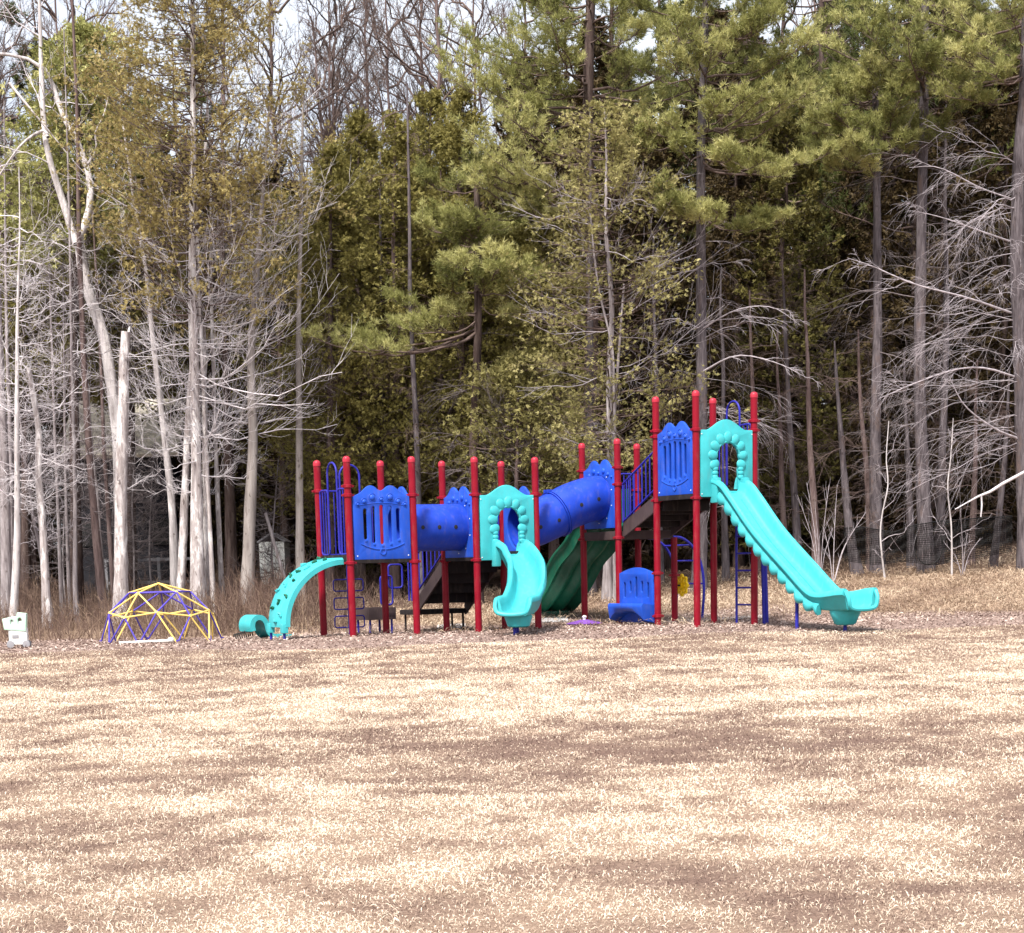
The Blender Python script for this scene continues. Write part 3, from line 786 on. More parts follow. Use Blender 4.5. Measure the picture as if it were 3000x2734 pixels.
def rail(o, x, va, za, vb, zb, h, n, ext=None):
    bm = bmesh.new(); f = lambda t, dz: Vector((x, va + (vb - va) * t, za + (zb - za) * t + dz))
    tube(bm, [f(0, h), f(1, h)], .02, 8); tube(bm, [f(0, .14), f(1, .14)], .018, 8)
    for t in np.linspace(0, 1, n): tube(bm, [f(t, .12), f(t, h)], .013 if 0 < t < 1 else .018, 6)
    return part('handrail', bm, M['bar'], o, 1.2)
for sg in (-1, 1): rail(st1, su + sg * .56, V1 + 1.42, .42, V1 + .1, Z1, .80, 9)
bm = bmesh.new()
for dx in (0, .12, .24): tube(bm, [(su - .66, V1 + 1.1 + dx, lg(su, V1 + 1.1) - .1 if dx == 0 else .55), (su - .66, V1 + 1.1 + dx, 1.45)], .016, 6)
part('stair_post', bm, M['bar'], st1)
st2 = stair((UG + UH) / 2, -.05, Z3 - .02, VA + .05, Z4 - .02, 1.0, 4, 'brown')
for sg in (-1, 1): rail(st2, (UG + UH) / 2 + sg * .54, -.06, Z3 + .02, VA + .06, Z4 + .06, .80, 10)
bm = bmesh.new(); box(bm, ((UG + UH) / 2, VA - .02, Z4 - .14), (1.0, .05, .18), None, .005); part('stair_riser', bm, M['deck'], st2)

# bench between two posts
m, L = face('P10', 'P12', .0, .02); w = L - .14
top = [(w / 2, .96)] + [(w / 2 - w * t, .96 + .10 * math.sin(PI * t)) for t in np.linspace(.03, .97, 13)] + [(-w / 2, .96)]
sl = [stadium(x * w, y0, y1, .06) for x, y0, y1 in ((-.34, .52, .80), (-.17, .62, .82), (0, .52, .90), (.17, .62, .82), (.34, .52, .80))]
bm = plate([[(-w / 2, .08), (w / 2, .08)] + top] + sl, .05, .012); box(bm, (0, .70, -.08), (w * .8, .5, .012), None, 0); place(bm, m)
bench = part('bench_back', bm, M['blue'], ps)
bm = bmesh.new(); rows = []
for x in np.linspace(-w / 2, w / 2, 13):
    q = abs(x) / (w / 2); d = .30 - .03 * q ** 4
    low = .14 + .16 * (1 - q ** 3)
    rows.append([bm.verts.new(p) for p in ((x, .40, .02), (x, .43, d - .02), (x, .41, d), (x, .36, d + .01), (x, low, d - .03), (x, low - .05, .02))])
for a, b in zip(rows[:-1], rows[1:]):
    for j in range(6): bm.faces.new((a[j], a[(j + 1) % 6], b[(j + 1) % 6], b[j]))
bm.faces.new(rows[0][::-1]); bm.faces.new(rows[-1]); place(bm, m)
part('bench_seat', bm, M['blue'], bench, .9)

# flower-shaped turning wheel on the short post
gw = Matrix.Translation((UH + .17, 0, .71)) @ Matrix.Rotation(PI / 2, 4, 'Y')
bm = bmesh.new(); n = 64
ol = [((.19 + .022 * math.cos(8 * t)) * math.cos(t), (.19 + .022 * math.cos(8 * t)) * math.sin(t)) for t in np.arange(n) * 2 * PI / n]
hs = [circ(.12 * math.cos(t), .12 * math.sin(t), .032, n=12) for t in np.arange(8) * PI / 4]
bm = plate([ol] + hs, .05, .012); lathe(bm, [(.05, -.05), (.05, .05), (.03, .06)], 16)
place(bm, gw); wh = part('turning_wheel', bm, M['yellow'], ps)
bm = bmesh.new(); tube(bm, [(UH + .05, 0, .71), (UH + .2, 0, .71)], .018, 8); part('axle', bm, M['black'], wh)

# arched ladder, rung ladder and sliding pole
ar = None
for v in (.10, 1.0):
    bm = bmesh.new(); P = smooth_pts([(UH + .04, v, 1.60), (UH + .26, v, 1.57), (UH + .50, v, 1.40), (UH + .68, v, 1.08), (UH + .74, v, .62), (UH + .68, v, lg(UH + .7, v) - .1)], 5)
    tube(bm, P, .026, 8); o = part('arch_rail', bm, M['bar'], ar or ps, 1.2); ar = ar or o
for i in (4, 9, 14, 19):
    bm = bmesh.new(); p = P[i]; tube(bm, [(p.x, .10, p.z), (p.x, 1.0, p.z)], .016, 8); part('rung', bm, M['bar'], ar, 1.2)
lx = UH + .14; va, vb = VA - .50, VB + .18
lad = None
for v in (va, vb):
    bm = bmesh.new(); tube(bm, smooth_pts([(UH + .02, v, Z4 - .04), (lx - .03, v, Z4 - .06), (lx, v, Z4 - .2), (lx, v, 1.0), (lx, v, lg(lx, v) - .1)], 4), .022, 8)
    o = part('ladder_rail', bm, M['bar'], lad or ps, 1.2); lad = lad or o
for z in (.36, .66, .96, 1.26, 1.56, 1.86):
    bm = bmesh.new(); tube(bm, [(lx, va, z), (lx, vb, z)], .016, 8); part('rung', bm, M['bar'], lad, 1.2)
bm = bmesh.new(); tube(bm, smooth_pts([(UH + .05, VB - .0, 1.48), (UH + .14, VB - .02, 1.46), (UH + .20, VB - .03, 1.36), (UH + .22, VB - .03, .8), (UH + .25, VB - .03, lg(UH, VB) - .1)], 5), .036, 10)
tube(bm, [(UH + .15, VB - .03, 1.40), (UH + .19, VB - .03, lg(UH, VB) - .1)], .03, 10)
part('slide_pole', bm, M['bar'], ps, 1.2)

# ================================================================== SMALLER THINGS ON THE MULCH
# geodesic dome climber
dc = atp(474, 1874, 34.6); dz = float(H(dc[0], 34.6))
dome = empty('dome_climber', (dc[0], 34.6, dz), 'geodesic dome climber of faded yellow and purple bars', 'climbing dome')
bm = bmesh.new(); bmesh.ops.create_icosphere(bm, subdivisions=2, radius=1.06)
zc = .96; rot = Matrix.Rotation(.42, 3, 'Z')
keep = [v for v in bm.verts if v.co.z > -.05 * 1.06]
bars = []
for e in bm.edges:
    a, b = e.verts
    if a.co.z > -.06 and b.co.z > -.06: bars.append((rot @ a.co, rot @ b.co))
hubs = [rot @ v.co for v in keep]; bm.free()
for a, b in bars:
    za, zb = sorted((a.z, b.z)); A = Vector((a.x, a.y, a.z * zc)); B = Vector((b.x, b.y, b.z * zc))
    mid_ring = abs(a.z - b.z) < .12 and .3 < za < .7; apex = zb > 1.0; top_ring = za > .8 and not apex
    yel = apex or mid_ring or (not top_ring and math.sin(a.x * 5 + b.y * 3 + a.y * 4 + .5) > .1)
    if za < .05 and zb < .05: continue
    bm = bmesh.new(); tube(bm, [A, B], .0145, 8); part('bar', bm, M['domeyellow' if yel else 'domeblue'], dome)
for h in hubs:
    n = h.normalized(); bm = bmesh.new(); q = Vector((0, 0, 1)).rotation_difference(n).to_matrix().to_4x4(); q.translation = Vector((h.x, h.y, max(h.z * zc, .02)))
    lathe(bm, [(.016, -.016), (.024, -.013), (.024, .013), (.016, .016)], 10, q); part('hub', bm, M['domeyellow'], dome)
    if abs(h.z) < .1:
        bm = bmesh.new(); tube(bm, [(h.x, h.y, .06), (h.x, h.y, float(H(dc[0] + h.x, 34.6 + h.y)) - dz - .1)], .021, 8); part('foot', bm, M['domeblue'], dome)

def on_ground(px, py, D):
    p = atp(px, py, D); return Vector((p[0], D, float(H(p[0], D))))

# toy play stand at the far left
q = on_ground(52, 1903, 33.3)
toy = empty('toy_cart', q, 'small mint and white plastic toy cart with grey wheels near the left trees', 'toy', rz=.15)
bm = bmesh.new(); box(bm, (.03, 0, .20), (.31, .27, .30), None, .05); part('cart_body', bm, M['white'], toy)
bm = bmesh.new(); box(bm, (-.01, -.133, .19), (.11, .012, .06), None, .004); part('face_plate', bm, M['grey'], toy)
bm = plate([[(-.19, -.02), (.17, -.06), (.19, .24), (.04, .26), (.03, .20), (-.07, .19), (-.21, .16)], stadium(-.05, .05, .14, .05), stadium(.08, .05, .17, .06)], .30, .02)
place(bm, Matrix.Translation((.0, -.0, .33)) @ Matrix.Rotation(PI / 2, 4, 'X')); part('cart_tray', bm, M['mint'], toy)
bm = bmesh.new(); box(bm, (-.01, 0, .38), (.30, .24, .14), None, .02); part('tray_lining', bm, M['white'], toy)
for x, y in ((-.10, -.13), (.16, -.13), (-.12, .12), (.16, .13)):
    bm = bmesh.new(); lathe(bm, [(.03, -.025), (.06, -.022), (.066, 0), (.06, .022), (.03, .025)], 18, Matrix.Translation((x, y, .062)) @ Matrix.Rotation(PI / 2, 4, 'X')); part('wheel', bm, M['grey'], toy)

# teal curled spring rider piece and a black coil
q = on_ground(775, 1868, 35.0)
sr = empty('curled_slide_piece', q, 'loose teal curled plastic slide piece lying on mulch behind the climbing ramp', 'slide piece', rz=.55)
pr = [(.42, .03), (.22, .035), (.06, .06), (-.02, .15), (-.05, .28), (-.12, .37), (-.22, .39), (-.31, .34), (-.345, .24), (-.33, .14)]
P = smooth_pts([(x, 0, z) for x, z in pr], 5); bm = bmesh.new(); rows = []
for i, p in enumerate(P):
    t = (P[min(i + 1, len(P) - 1)] - P[max(i - 1, 0)]).normalized(); n = Vector((-t.z, 0, t.x))
    rows.append([bm.verts.new(p + Vector((0, y, 0)) + n * d) for y, d in ((-.25, .06), (-.20, .02), (.20, .02), (.25, .06), (.25, -.03), (-.25, -.03))])
for a, b in zip(rows[:-1], rows[1:]):
    for j in range(6): bm.faces.new((a[j], a[(j + 1) % 6], b[(j + 1) % 6], b[j]))
bm.faces.new(rows[0][::-1]); bm.faces.new(rows[-1]); part('curled_chute', bm, M['teal'], sr, 1.0)
q = on_ground(715, 1868, 34.8); bm = bmesh.new()
tube(bm, [(.33 * (i / 90 - .5), .055 * math.cos(i * .62), .06 + .055 * math.sin(i * .62) + .0005 * i) for i in range(91)], .011, 6)
o = obj('coil_spring', bm_mesh(bm, 'coil', 1.2), M['black']); o.location = q; o.rotation_euler = (0, -.12, .3)
tag(o, 'black coiled spring lying on the ground beside the teal curled piece', 'spring')

a, b = on_ground(349, 1888, 33.2), on_ground(500, 1868, 33.4); bm = bmesh.new()
tube(bm, [a + Vector((0, 0, .03)), b + Vector((0, 0, .045))], [.02, .026], 8); ell(bm, b + Vector((0, 0, .06)), (.055, .055, .05), 2)
o = obj('pole', bm_mesh(bm, 'pole', .8), M['white']); tag(o, 'long pale pole with knobbed end lying before the dome climber', 'pole')

q = on_ground(1712, 1822, 36.2); bm = bmesh.new()
lathe(bm, [(.32, .02), (.34, .04), (.28, .06), (.10, .10), (.06, .11)], 24); 
sp_ = empty('saucer', q, 'flat purple saucer on the mulch behind the red posts under the blue tube', 'saucer')
part('disc', bm, M['purple'], sp_, .6); bm = bmesh.new(); tube(bm, [(0, 0, .11), (0, 0, .15)], .03, 10); ell(bm, (0, 0, .16), (.05, .05, .03), 1); part('knob', bm, M['white'], sp_)

# ================================================================== GROUND
_vn = {}
def vn(x, y, s, seed):
    """smooth value noise 0..1"""
    if seed not in _vn: _vn[seed] = np.random.default_rng(seed).uniform(0, 1, (256, 256))
    g = _vn[seed]; X = np.asarray(x) / s + 1000; Y = np.asarray(y) / s + 1000
    i, j = np.floor(X).astype(int), np.floor(Y).astype(int); u, v = X - i, Y - j
    u = u * u * (3 - 2 * u); v = v * v * (3 - 2 * v); G = lambda a, b: g[a % 256, b % 256]
    return (G(i, j) * (1 - u) + G(i + 1, j) * u) * (1 - v) + (G(i, j + 1) * (1 - u) + G(i + 1, j + 1) * u) * v
def patch(x, y):
    b = -.075 * np.exp(-((y - 15.6) / 1.5) ** 2) - .05 * np.exp(-((y - 12.3) / .7) ** 2) + .05 * np.exp(-((y - 22) / 5.) ** 2) + .03 * np.exp(-((y - 10.8) / .7) ** 2)
    return b + .15 * vn(x, y, 3.3, 1) + .25 * vn(x, y, 1.1, 2) + .34 * vn(x, y, .42, 3) + .26 * vn(x, y, .15, 4)
def mulch_w(x, y):
    f = 31.15 + .30 * np.sin(x * .55 + .6) + .5 * (vn(x, y, .9, 6) - .5) + .012 * x * x * (x > 0) * .5
    b = np.where(x < -4, 36.4, np.where(x < 5, 39.2, 39.2 - (x - 5) * .9)) + 1.6 * (vn(x, y, 1.3, 7) - .5)
    return np.clip((y - f) / .35, 0, 1) * np.clip((b - y) / .8, 0, 1)
def wood_w(x, y):
    e = 41.2 + .13 * np.maximum(x, 0) * 1.6 - .16 * np.minimum(x, 0) * -1 + 1.2 * (vn(x, y, 1.7, 8) - .5)
    return np.clip((y - e) / 1.2, 0, 1)

xs = np.concatenate([np.linspace(-420, -18, 26)[:-1], np.linspace(-18, 18, 145), np.linspace(18, 420, 26)[1:]])
ys = np.concatenate([np.linspace(-80, 6, 20)[:-1], np.linspace(6, 50, 221), np.linspace(50, 400, 40)[1:]])
XX, YY = np.meshgrid(xs, ys); ZZ = H(XX, YY); nx_, ny_ = len(xs), len(ys)
g = Geo(); ii = np.arange(nx_ * ny_).reshape(ny_, nx_)
g.quads(np.stack([XX, YY, ZZ], -1).reshape(-1, 3), np.stack([ii[:-1, :-1], ii[:-1, 1:], ii[1:, 1:], ii[1:, :-1]], -1).reshape(-1, 4))
me = g.mesh('ground', tint=False)
for nm, val in (('mulch', mulch_w(XX, YY)), ('wood', wood_w(XX, YY)), ('scuff_shadow', .9 * np.clip(1.4 * np.maximum.reduce([np.exp(-(((XX - cx) / sx) ** 2 + ((YY - cy) / sy) ** 2)) for cx, cy, sx, sy in ((5.5, 31.15, .75, .5), (6.2, 31.4, .35, .3), (.15, 33.2, .5, .4), (-3.95, 33.3, .45, .4), (.9, 39.9, .5, .5))]) - .25 + .5 * (vn(XX, YY, .3, 51) - .5), 0, 1)), ('patch', np.clip((patch(XX, YY) - .30) / .4, 0, 1))):  # worn soil at the slide ends, with the shadow there painted in
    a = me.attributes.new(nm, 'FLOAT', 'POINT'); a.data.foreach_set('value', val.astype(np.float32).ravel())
m, nt, b = mat_base('ground_soil', (.4, .3, .2), .95, .1)
v = mapping(nt, (1, 1, 1)); n1 = noise(nt, v, 9, 8, .7); n2 = noise(nt, v, 45, 5, .7); n3 = noise(nt, v, 1.4, 6, .65)
A = lambda s: N(nt, 'ShaderNodeAttribute', attribute_name=s).outputs['Fac']
turf = mix(nt, A('patch'), ramp(nt, n2, [(.3, (.085, .052, .043)), (.7, (.22, .15, .118))]), ramp(nt, n2, [(.3, (.20, .135, .10)), (.7, (.42, .32, .235))]))
mul = ramp(nt, n2, [(.28, (.10, .068, .058)), (.5, (.25, .18, .155)), (.75, (.43, .34, .295))])
wood = ramp(nt, n1, [(.3, (.045, .03, .024)), (.55, (.115, .075, .055)), (.75, (.20, .14, .10))])
c = mix(nt, A('mulch'), turf, mul); c = mix(nt, A('wood'), c, wood); c = mix(nt, A('scuff_shadow'), c, ramp(nt, n2, [(.3, (.045, .03, .026)), (.7, (.13, .09, .075))]))
c = mix(nt, .35, c, ramp(nt, n3, [(.3, (.62, .6, .58)), (.7, (1, 1, 1))]), 'MULTIPLY')
nt.links.new(c, b.inputs['Base Color']); bump(nt, b, n2, .6, .03)
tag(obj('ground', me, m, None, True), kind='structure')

# a thin pale film of melt water behind the crest
def puddle(pts, D0, D1):
    bm = bmesh.new(); L = []
    xs_ = np.linspace(pts[0], pts[1], 40)
    lo = [bm.verts.new((x, D0 + .12 * math.sin(x * 3.1) + .08 * math.sin(x * 7), float(H(x, D0)) + .012)) for x in xs_]
    hi = [bm.verts.new((x, D1 + .15 * math.sin(x * 2.3 + 1) , float(H(x, D1)) + .012)) for x in xs_]
    for i in range(39): bm.faces.new((lo[i], lo[i + 1], hi[i + 1], hi[i]))
    return bm
m, nt, b = mat_base('meltwater_ice', (.72, .74, .78), .12, .6)
nt.links.new(ramp(nt, noise(nt, mapping(nt, (3, 3, 3)), 2, 5), [(.35, (.45, .43, .42)), (.6, (.80, .82, .86))]), b.inputs['Base Color'])
for x0, x1, d0, d1 in ((2.4, 4.95, 36.3, 37.3), (.25, 1.25, 38.2, 39.2), (-1.3, -.75, 37.8, 38.5)):
    tag(obj('ice_patch', bm_mesh(puddle((x0, x1), d0, d1), 'ice_patch', .5), m), kind='structure')

# ---- dry turf, hay, brush, chips
def diamonds(g, rng, P, d, L, w, rise, tint):
    n = len(P); s = nz(np.cross(d, np.array([0, 0, 1.]) + rng.normal(0, .45, (n, 3))))
    mid = P + d * (L * .5)[:, None] + np.array([0, 0, 1.]) * (rise * .25)[:, None]
    V = np.stack([P, mid + s * w[:, None] / 2, P + d * L[:, None], mid - s * w[:, None] / 2], 1).reshape(-1, 3)
    g.quads(V, np.arange(n * 4).reshape(-1, 4), tint)
rng = np.random.default_rng(11)
n = 1000000; y = rng.uniform(7.4, 32.0, n); x = rng.uniform(-1, 1, n) * (.27 * y + 2.4)
pt = patch(x, y); keep = (mulch_w(x, y) < .55) & (rng.uniform(0, 1, n) < np.clip(.42 + 1.4 * (pt - .38), .16, .9)); x, y, pt = x[keep], y[keep], pt[keep]; n = len(x)
a = rng.uniform(0, 2 * PI, n); e = rng.gamma(2.3, .21, n).clip(.02, 1.4)
d = np.stack([np.cos(a) * np.cos(e), np.sin(a) * np.cos(e), np.sin(e)], 1); L = rng.uniform(.014, .040, n) * (.75 + .6 * vn(x, y, .7, 9))
g = Geo(); diamonds(g, rng, np.stack([x, y, H(x, y) + .002], 1), d, L, .0022 + .00031 * y * rng.uniform(.7, 1.3, n), L, np.clip(.60 + 1.9 * (pt - .5) + rng.normal(0, .30, n), 0, 1))
tag(obj('turf_grass', g.mesh('turf_grass', smooth=False), M['f_grass']), 'short dry straw coloured turf covering the whole front field', 'grass', kind='stuff')

n = 70000; x = rng.uniform(-11.5, 11.5, n); y = rng.uniform(30.6, 40.5, n); k = rng.uniform(0, 1, n) < mulch_w(x, y); x, y = x[k], y[k]; n = len(x)
a = rng.uniform(0, 2 * PI, n); e = rng.normal(.05, .3, n); d = np.stack([np.cos(a) * np.cos(e), np.sin(a) * np.cos(e), np.sin(e)], 1)
g = Geo(); diamonds(g, rng, np.stack([x, y, H(x, y) + .012], 1), d, rng.uniform(.03, .085, n), rng.uniform(.012, .028, n), np.zeros(n), np.clip(rng.normal(.48, .26, n) + .5 * (vn(x, y, 1.2, 21) - .5), 0, 1))
tag(obj('wood_chips', g.mesh('wood_chips', smooth=False), M['f_chips']), 'grey brown wood chip mulch spread around the play equipment', 'mulch', kind='stuff')

n = 150000; x = rng.uniform(-4.5, 14, n); y = rng.uniform(34.5, 48, n)
k = (rng.uniform(0, 1, n) < (1 - mulch_w(x, y)) * (1 - .85 * wood_w(x, y)) * (.25 + .9 * vn(x, y, .8, 31)) + .06); x, y = x[k], y[k]; n = len(x)
a = rng.uniform(0, 2 * PI, n); e = rng.gamma(2, .17, n).clip(0, 1.3); d = np.stack([np.cos(a) * np.cos(e), np.sin(a) * np.cos(e), np.sin(e)], 1); L = rng.uniform(.08, .26, n)
g = Geo(); diamonds(g, rng, np.stack([x, y, H(x, y)], 1), d, L, rng.uniform(.008, .018, n), L, np.clip(.2 + .75 * vn(x, y, 1.1, 33) + rng.normal(0, .17, n), 0, 1))
tag(obj('hay_grass', g.mesh('hay_grass', smooth=False), M['f_hay']), 'matted dry hay grass on the bank before the woods', 'grass', kind='stuff')

# standing dead brush along the foot of the woods
n = 46000; x = rng.uniform(-13.5, 13, n); y = rng.uniform(35.8, 48, n)
left = np.clip((-x - 1.0) / 3, 0, 1); edge = np.clip((y - np.where(x < -3, 36.3, 40.6 + .10 * np.maximum(x, 0))) / 1.2, 0, 1)
k = rng.uniform(0, 1, n) < edge * (.34 + .66 * left) * (.15 + .95 * vn(x, y, 1.0, 41)) * (y < 48); x, y, left = x[k], y[k], left[k]; n = len(x)
hgt = (.22 + .62 * left) * rng.uniform(.35, 1.25, n) * (.6 + .8 * vn(x, y, 1.6, 43)); a = rng.uniform(0, 2 * PI, n); e = rng.normal(1.22, .26, n).clip(.3, 1.57)
d = np.stack([np.cos(a) * np.cos(e), np.sin(a) * np.cos(e), np.sin(e)], 1)
g = Geo(); tn = np.clip(.30 + .5 * (vn(x, y, .7, 45) - .4) + rng.normal(0, .2, n) + .25 * np.clip((38.5 - y) / 2, 0, 1), 0, 1)
B0 = np.stack([x, y, H(x, y) - .02], 1)
P, R = branches(rng, B0, d, hgt, rng.normal(-.12, .12, n), rng.uniform(.004, .008, n), 4, .10, .3); tubes(g, P, R, 3, tn)
P2, R2 = twigs(rng, P, R, 2, .4, .7, .1, -.15, 3, .1, .35, .7, .003); tubes(g, P2, R2, 3, np.repeat(tn, 2))
tag(obj('dry_brush', g.mesh('dry_brush'), M['f_brush']), 'dry reddish brown brush and tall dead grass at the foot of the woods', 'brush', kind='stuff')

# ================================================================== TREES
def W(L, xd, yd, dy=0., D=None):
    """point on the photo at about the trunk's distance, moved dy into the scene"""
    D = (L[0][1] if D is None else D) + dy; return at(xd, yd, D)
def zy(xd, yd, D): return float(at(xd, yd, D)[2])

def bare_tree(label, pts, D, r0, r1, bk='b_grey', tw='twig_white', dead=(), seed=0, name='bare_tree', forks=(), cap=False, group=None):
    rng = np.random.default_rng(seed); L = line(pts, D, rng); root, o = start_tree(name, L, label, 'tree', group)
    g = Geo(); trunk(g, rng, L, r0, r1); limbs = []; tw_ = Geo(); lines = [L]
    for f in forks:
        FL = line(f[0], D + f[3] if len(f) > 3 else D, rng, .12, False, 14); FL[0] = FL[0]
        limb = Geo(); trunk(limb, rng, FL, f[1], f[2], 9, .0); lines.append(FL); limbs.append(limb)
    for kw in dead:
        kw = dict(kw); LL = lines[kw.pop('on', 0)]; za, zb = kw.pop('y'); xm = pts[0][0]
        dead_limbs(tw_, rng, LL, zy(xm, zb, D), zy(xm, za, D), **kw)
    parts = [('trunk', g, M[bk])] + [('limb', q, M[bk]) for q in limbs] + [('crown', tw_, M[tw])]
    finish_tree(root, o, parts)
    return root

DL = dict(n=30, Lr=(.6, 1.5), elev=(-.35, .25), bend=.45, r=.010, jit=.13, per=6, per2=3, frac=.5, sub=.55, rtw=.0033)   # curly silver limbs
bare_tree('leaning grey tree cut by the left edge of the photo', [(-6, 560), (-2, 760), (6, 950), (14, 1280)], 41.5, .13, .08, 'b_grey', 'twig_white', [dict(DL, y=(300, 1000), n=36)], 1)
bare_tree('pale trunk rising behind the toy cart with a dense veil of silver twigs', [(38, 330), (40, 450), (34, 620), (38, 860), (34, 1050), (24, 1240)], 40.2, .085, .008, 'b_pale', 'twig_white', [dict(DL, y=(400, 1000), n=62)], 2)
bare_tree('broken trunk with white peeled patches right of the toy cart', [(58, 725), (70, 850), (78, 930), (86, 1060), (99, 1245)], 40.6, .10, .05, 'b_white', 'twig_white', [dict(DL, y=(720, 1000), n=34)], 3)
bare_tree('thin straight pole trunk between the peeled trunk and the reddish trunk', [(126, 60), (136, 420), (143, 700), (147, 980), (150, 1150)], 42.2, .05, .012, 'b_grey', 'twig_white', [dict(DL, y=(450, 950), n=32)], 4)
bare_tree('slim reddish brown trunk leaning left beside the broken snag', [(140, -60), (150, 250), (158, 540), (180, 900), (207, 1200)], 42.6, .095, .02, 'b_brown', 'twig_grey', [dict(DL, y=(450, 1050), n=26)], 5)
bare_tree('tall bare hardwood with two pale curving forks behind the snag', [(152, 480), (165, 560), (192, 625), (216, 720), (232, 880), (236, 1060), (236, 1180)], 42.9, .14, .11, 'b_pale', 'twig_white',
          [dict(n=9, Lr=(.8, 2.2), elev=(0, .9), bend=.3, r=.016, jit=.18, per=4, per2=1, y=(0, 330), on=1), dict(n=9, Lr=(.8, 2.0), elev=(0, .9), bend=.3, r=.014, jit=.18, per=4, per2=1, y=(0, 420), on=2)], 6,
          forks=[([(70, -60), (74, 90), (80, 220), (97, 300), (122, 400), (152, 482)], .085, .03), ([(-30, 95), (45, 105), (84, 135), (115, 220), (140, 262), (164, 312), (176, 372), (172, 430), (152, 484)], .085, .03, .2),
                 ([(214, 190), (206, 230), (188, 262), (190, 292), (172, 318), (164, 330)], .03, .012), ([(-10, 345), (40, 282), (78, 252), (92, 268)], .035, .015, -.4), ([(130, 300), (100, 262), (60, 215), (20, 165)], .03, .01, -.3)])
bare_tree('broken topped pale dead snag with splintered tip', [(250, 655), (246, 700), (243, 800), (241, 940), (239, 1080), (234, 1210)], 41.0, .155, .10, 'b_white', 'twig_white', [dict(DL, y=(690, 1000), n=10, Lr=(.4, 1.2))], 7, name='dead_snag',
          forks=[([(252, 642), (250, 668), (248, 700)], .06, .012), ([(240, 665), (243, 690), (245, 720)], .05, .01)])
bare_tree('grey trunk leaning left between the snag and the big multi stemmed cedar', [(235, 150), (272, 430), (292, 540), (308, 680), (326, 860), (340, 1010), (346, 1200)], 43.0, .10, .015, 'b_pale', 'twig_white', [dict(DL, y=(480, 1000), n=26, Lr=(.8, 1.9), elev=(-.3, .5))], 8)
bare_tree('thin pale pole trunk just right of the big multi stemmed cedar', [(402, 60), (412, 330), (420, 560), (428, 880), (433, 1030), (438, 1190)], 42.4, .055, .012, 'b_white', 'twig_white', [dict(DL, y=(400, 1000), n=18)], 9)
bare_tree('smooth grey trunk left of the teal climbing ramp with white twiggy top', [(532, 200), (514, 440), (503, 600), (497, 700), (501, 880), (493, 1040), (486, 1215)], 41.8, .15, .02, 'b_smooth', 'twig_white', [dict(DL, y=(220, 720), n=36, Lr=(.8, 2.0), elev=(-.2, .6))], 10)
bare_tree('slim grey trunk directly behind the teal climbing ramp', [(596, 160), (590, 430), (586, 640), (586, 860), (589, 1000), (594, 1140)], 42.8, .10, .02, 'b_smooth', 'twig_grey', [dict(DL, y=(560, 900), n=14)], 12)
bare_tree('thin dark trunk right of the reddish trunk', [(176, 330), (196, 700), (206, 880), (214, 1020), (220, 1150)], 43.6, .06, .015, 'b_brown', 'twig_grey', [dict(DL, y=(720, 1050), n=16)], 13)
bare_tree('dark trunk in shade between the two cedars trunks and the smooth grey trunk', [(436, 300), (446, 700), (452, 930), (456, 1190)], 45.5, .15, .03, 'b_dark', 'twig_dark', [dict(DL, y=(700, 1050), n=10)], 14)
bare_tree('thin dead stem leaning against the smooth grey trunk', [(524, 1010), (542, 1080), (563, 1150)], 43.2, .045, .035, 'b_grey', 'twig_grey', [dict(DL, y=(1020, 1120), n=4, Lr=(.3, .7))], 15)
for i, (pts, D, r) in enumerate(([[(92, 480), (108, 880), (114, 1000), (120, 1150)], 43.4, .05], [[(122, 500), (128, 860), (132, 1000), (135, 1140)], 44.0, .045], [[(40, 800), (62, 980), (80, 1080), (100, 1160)], 42.6, .05], [[(160, 520), (180, 860), (190, 980), (204, 1100)], 44.2, .045], [[(8, 200), (15, 640), (18, 850), (22, 1120)], 43.6, .07])):
    bare_tree('thin shaded stem in the twiggy thicket at the left edge', pts, D, r, .012, 'b_grey', 'twig_silver', [dict(DL, y=(pts[0][1], 1080), n=24)], 20 + i, group='thin stems in the left thicket')

bare_tree('twiggy bare bush before the small white block', [(548, 905), (540, 1010), (536, 1090), (538, 1150)], 44.2, .03, .008, 'b_grey', 'twig_grey', [dict(DL, y=(920, 1140), n=70, Lr=(.3, 1.0))], 18)
for x, lb in ((128, 'twiggy grey bush left of the reddish trunk before the dark house'), (262, 'twiggy grey bush right of the broken snag before the dark house'), (300, 'dense bare bush in front of the pale porch rail'), (222, 'bare bush close behind the broken snag')):
    bare_tree(lb, [(x + 6, 860), (x, 980), (x - 3, 1080), (x, 1150)], 44.6 + (x % 7) * .15, .03, .008, 'b_grey', 'twig_grey', [dict(DL, y=(870, 1140), n=75, Lr=(.3, 1.1))], x)
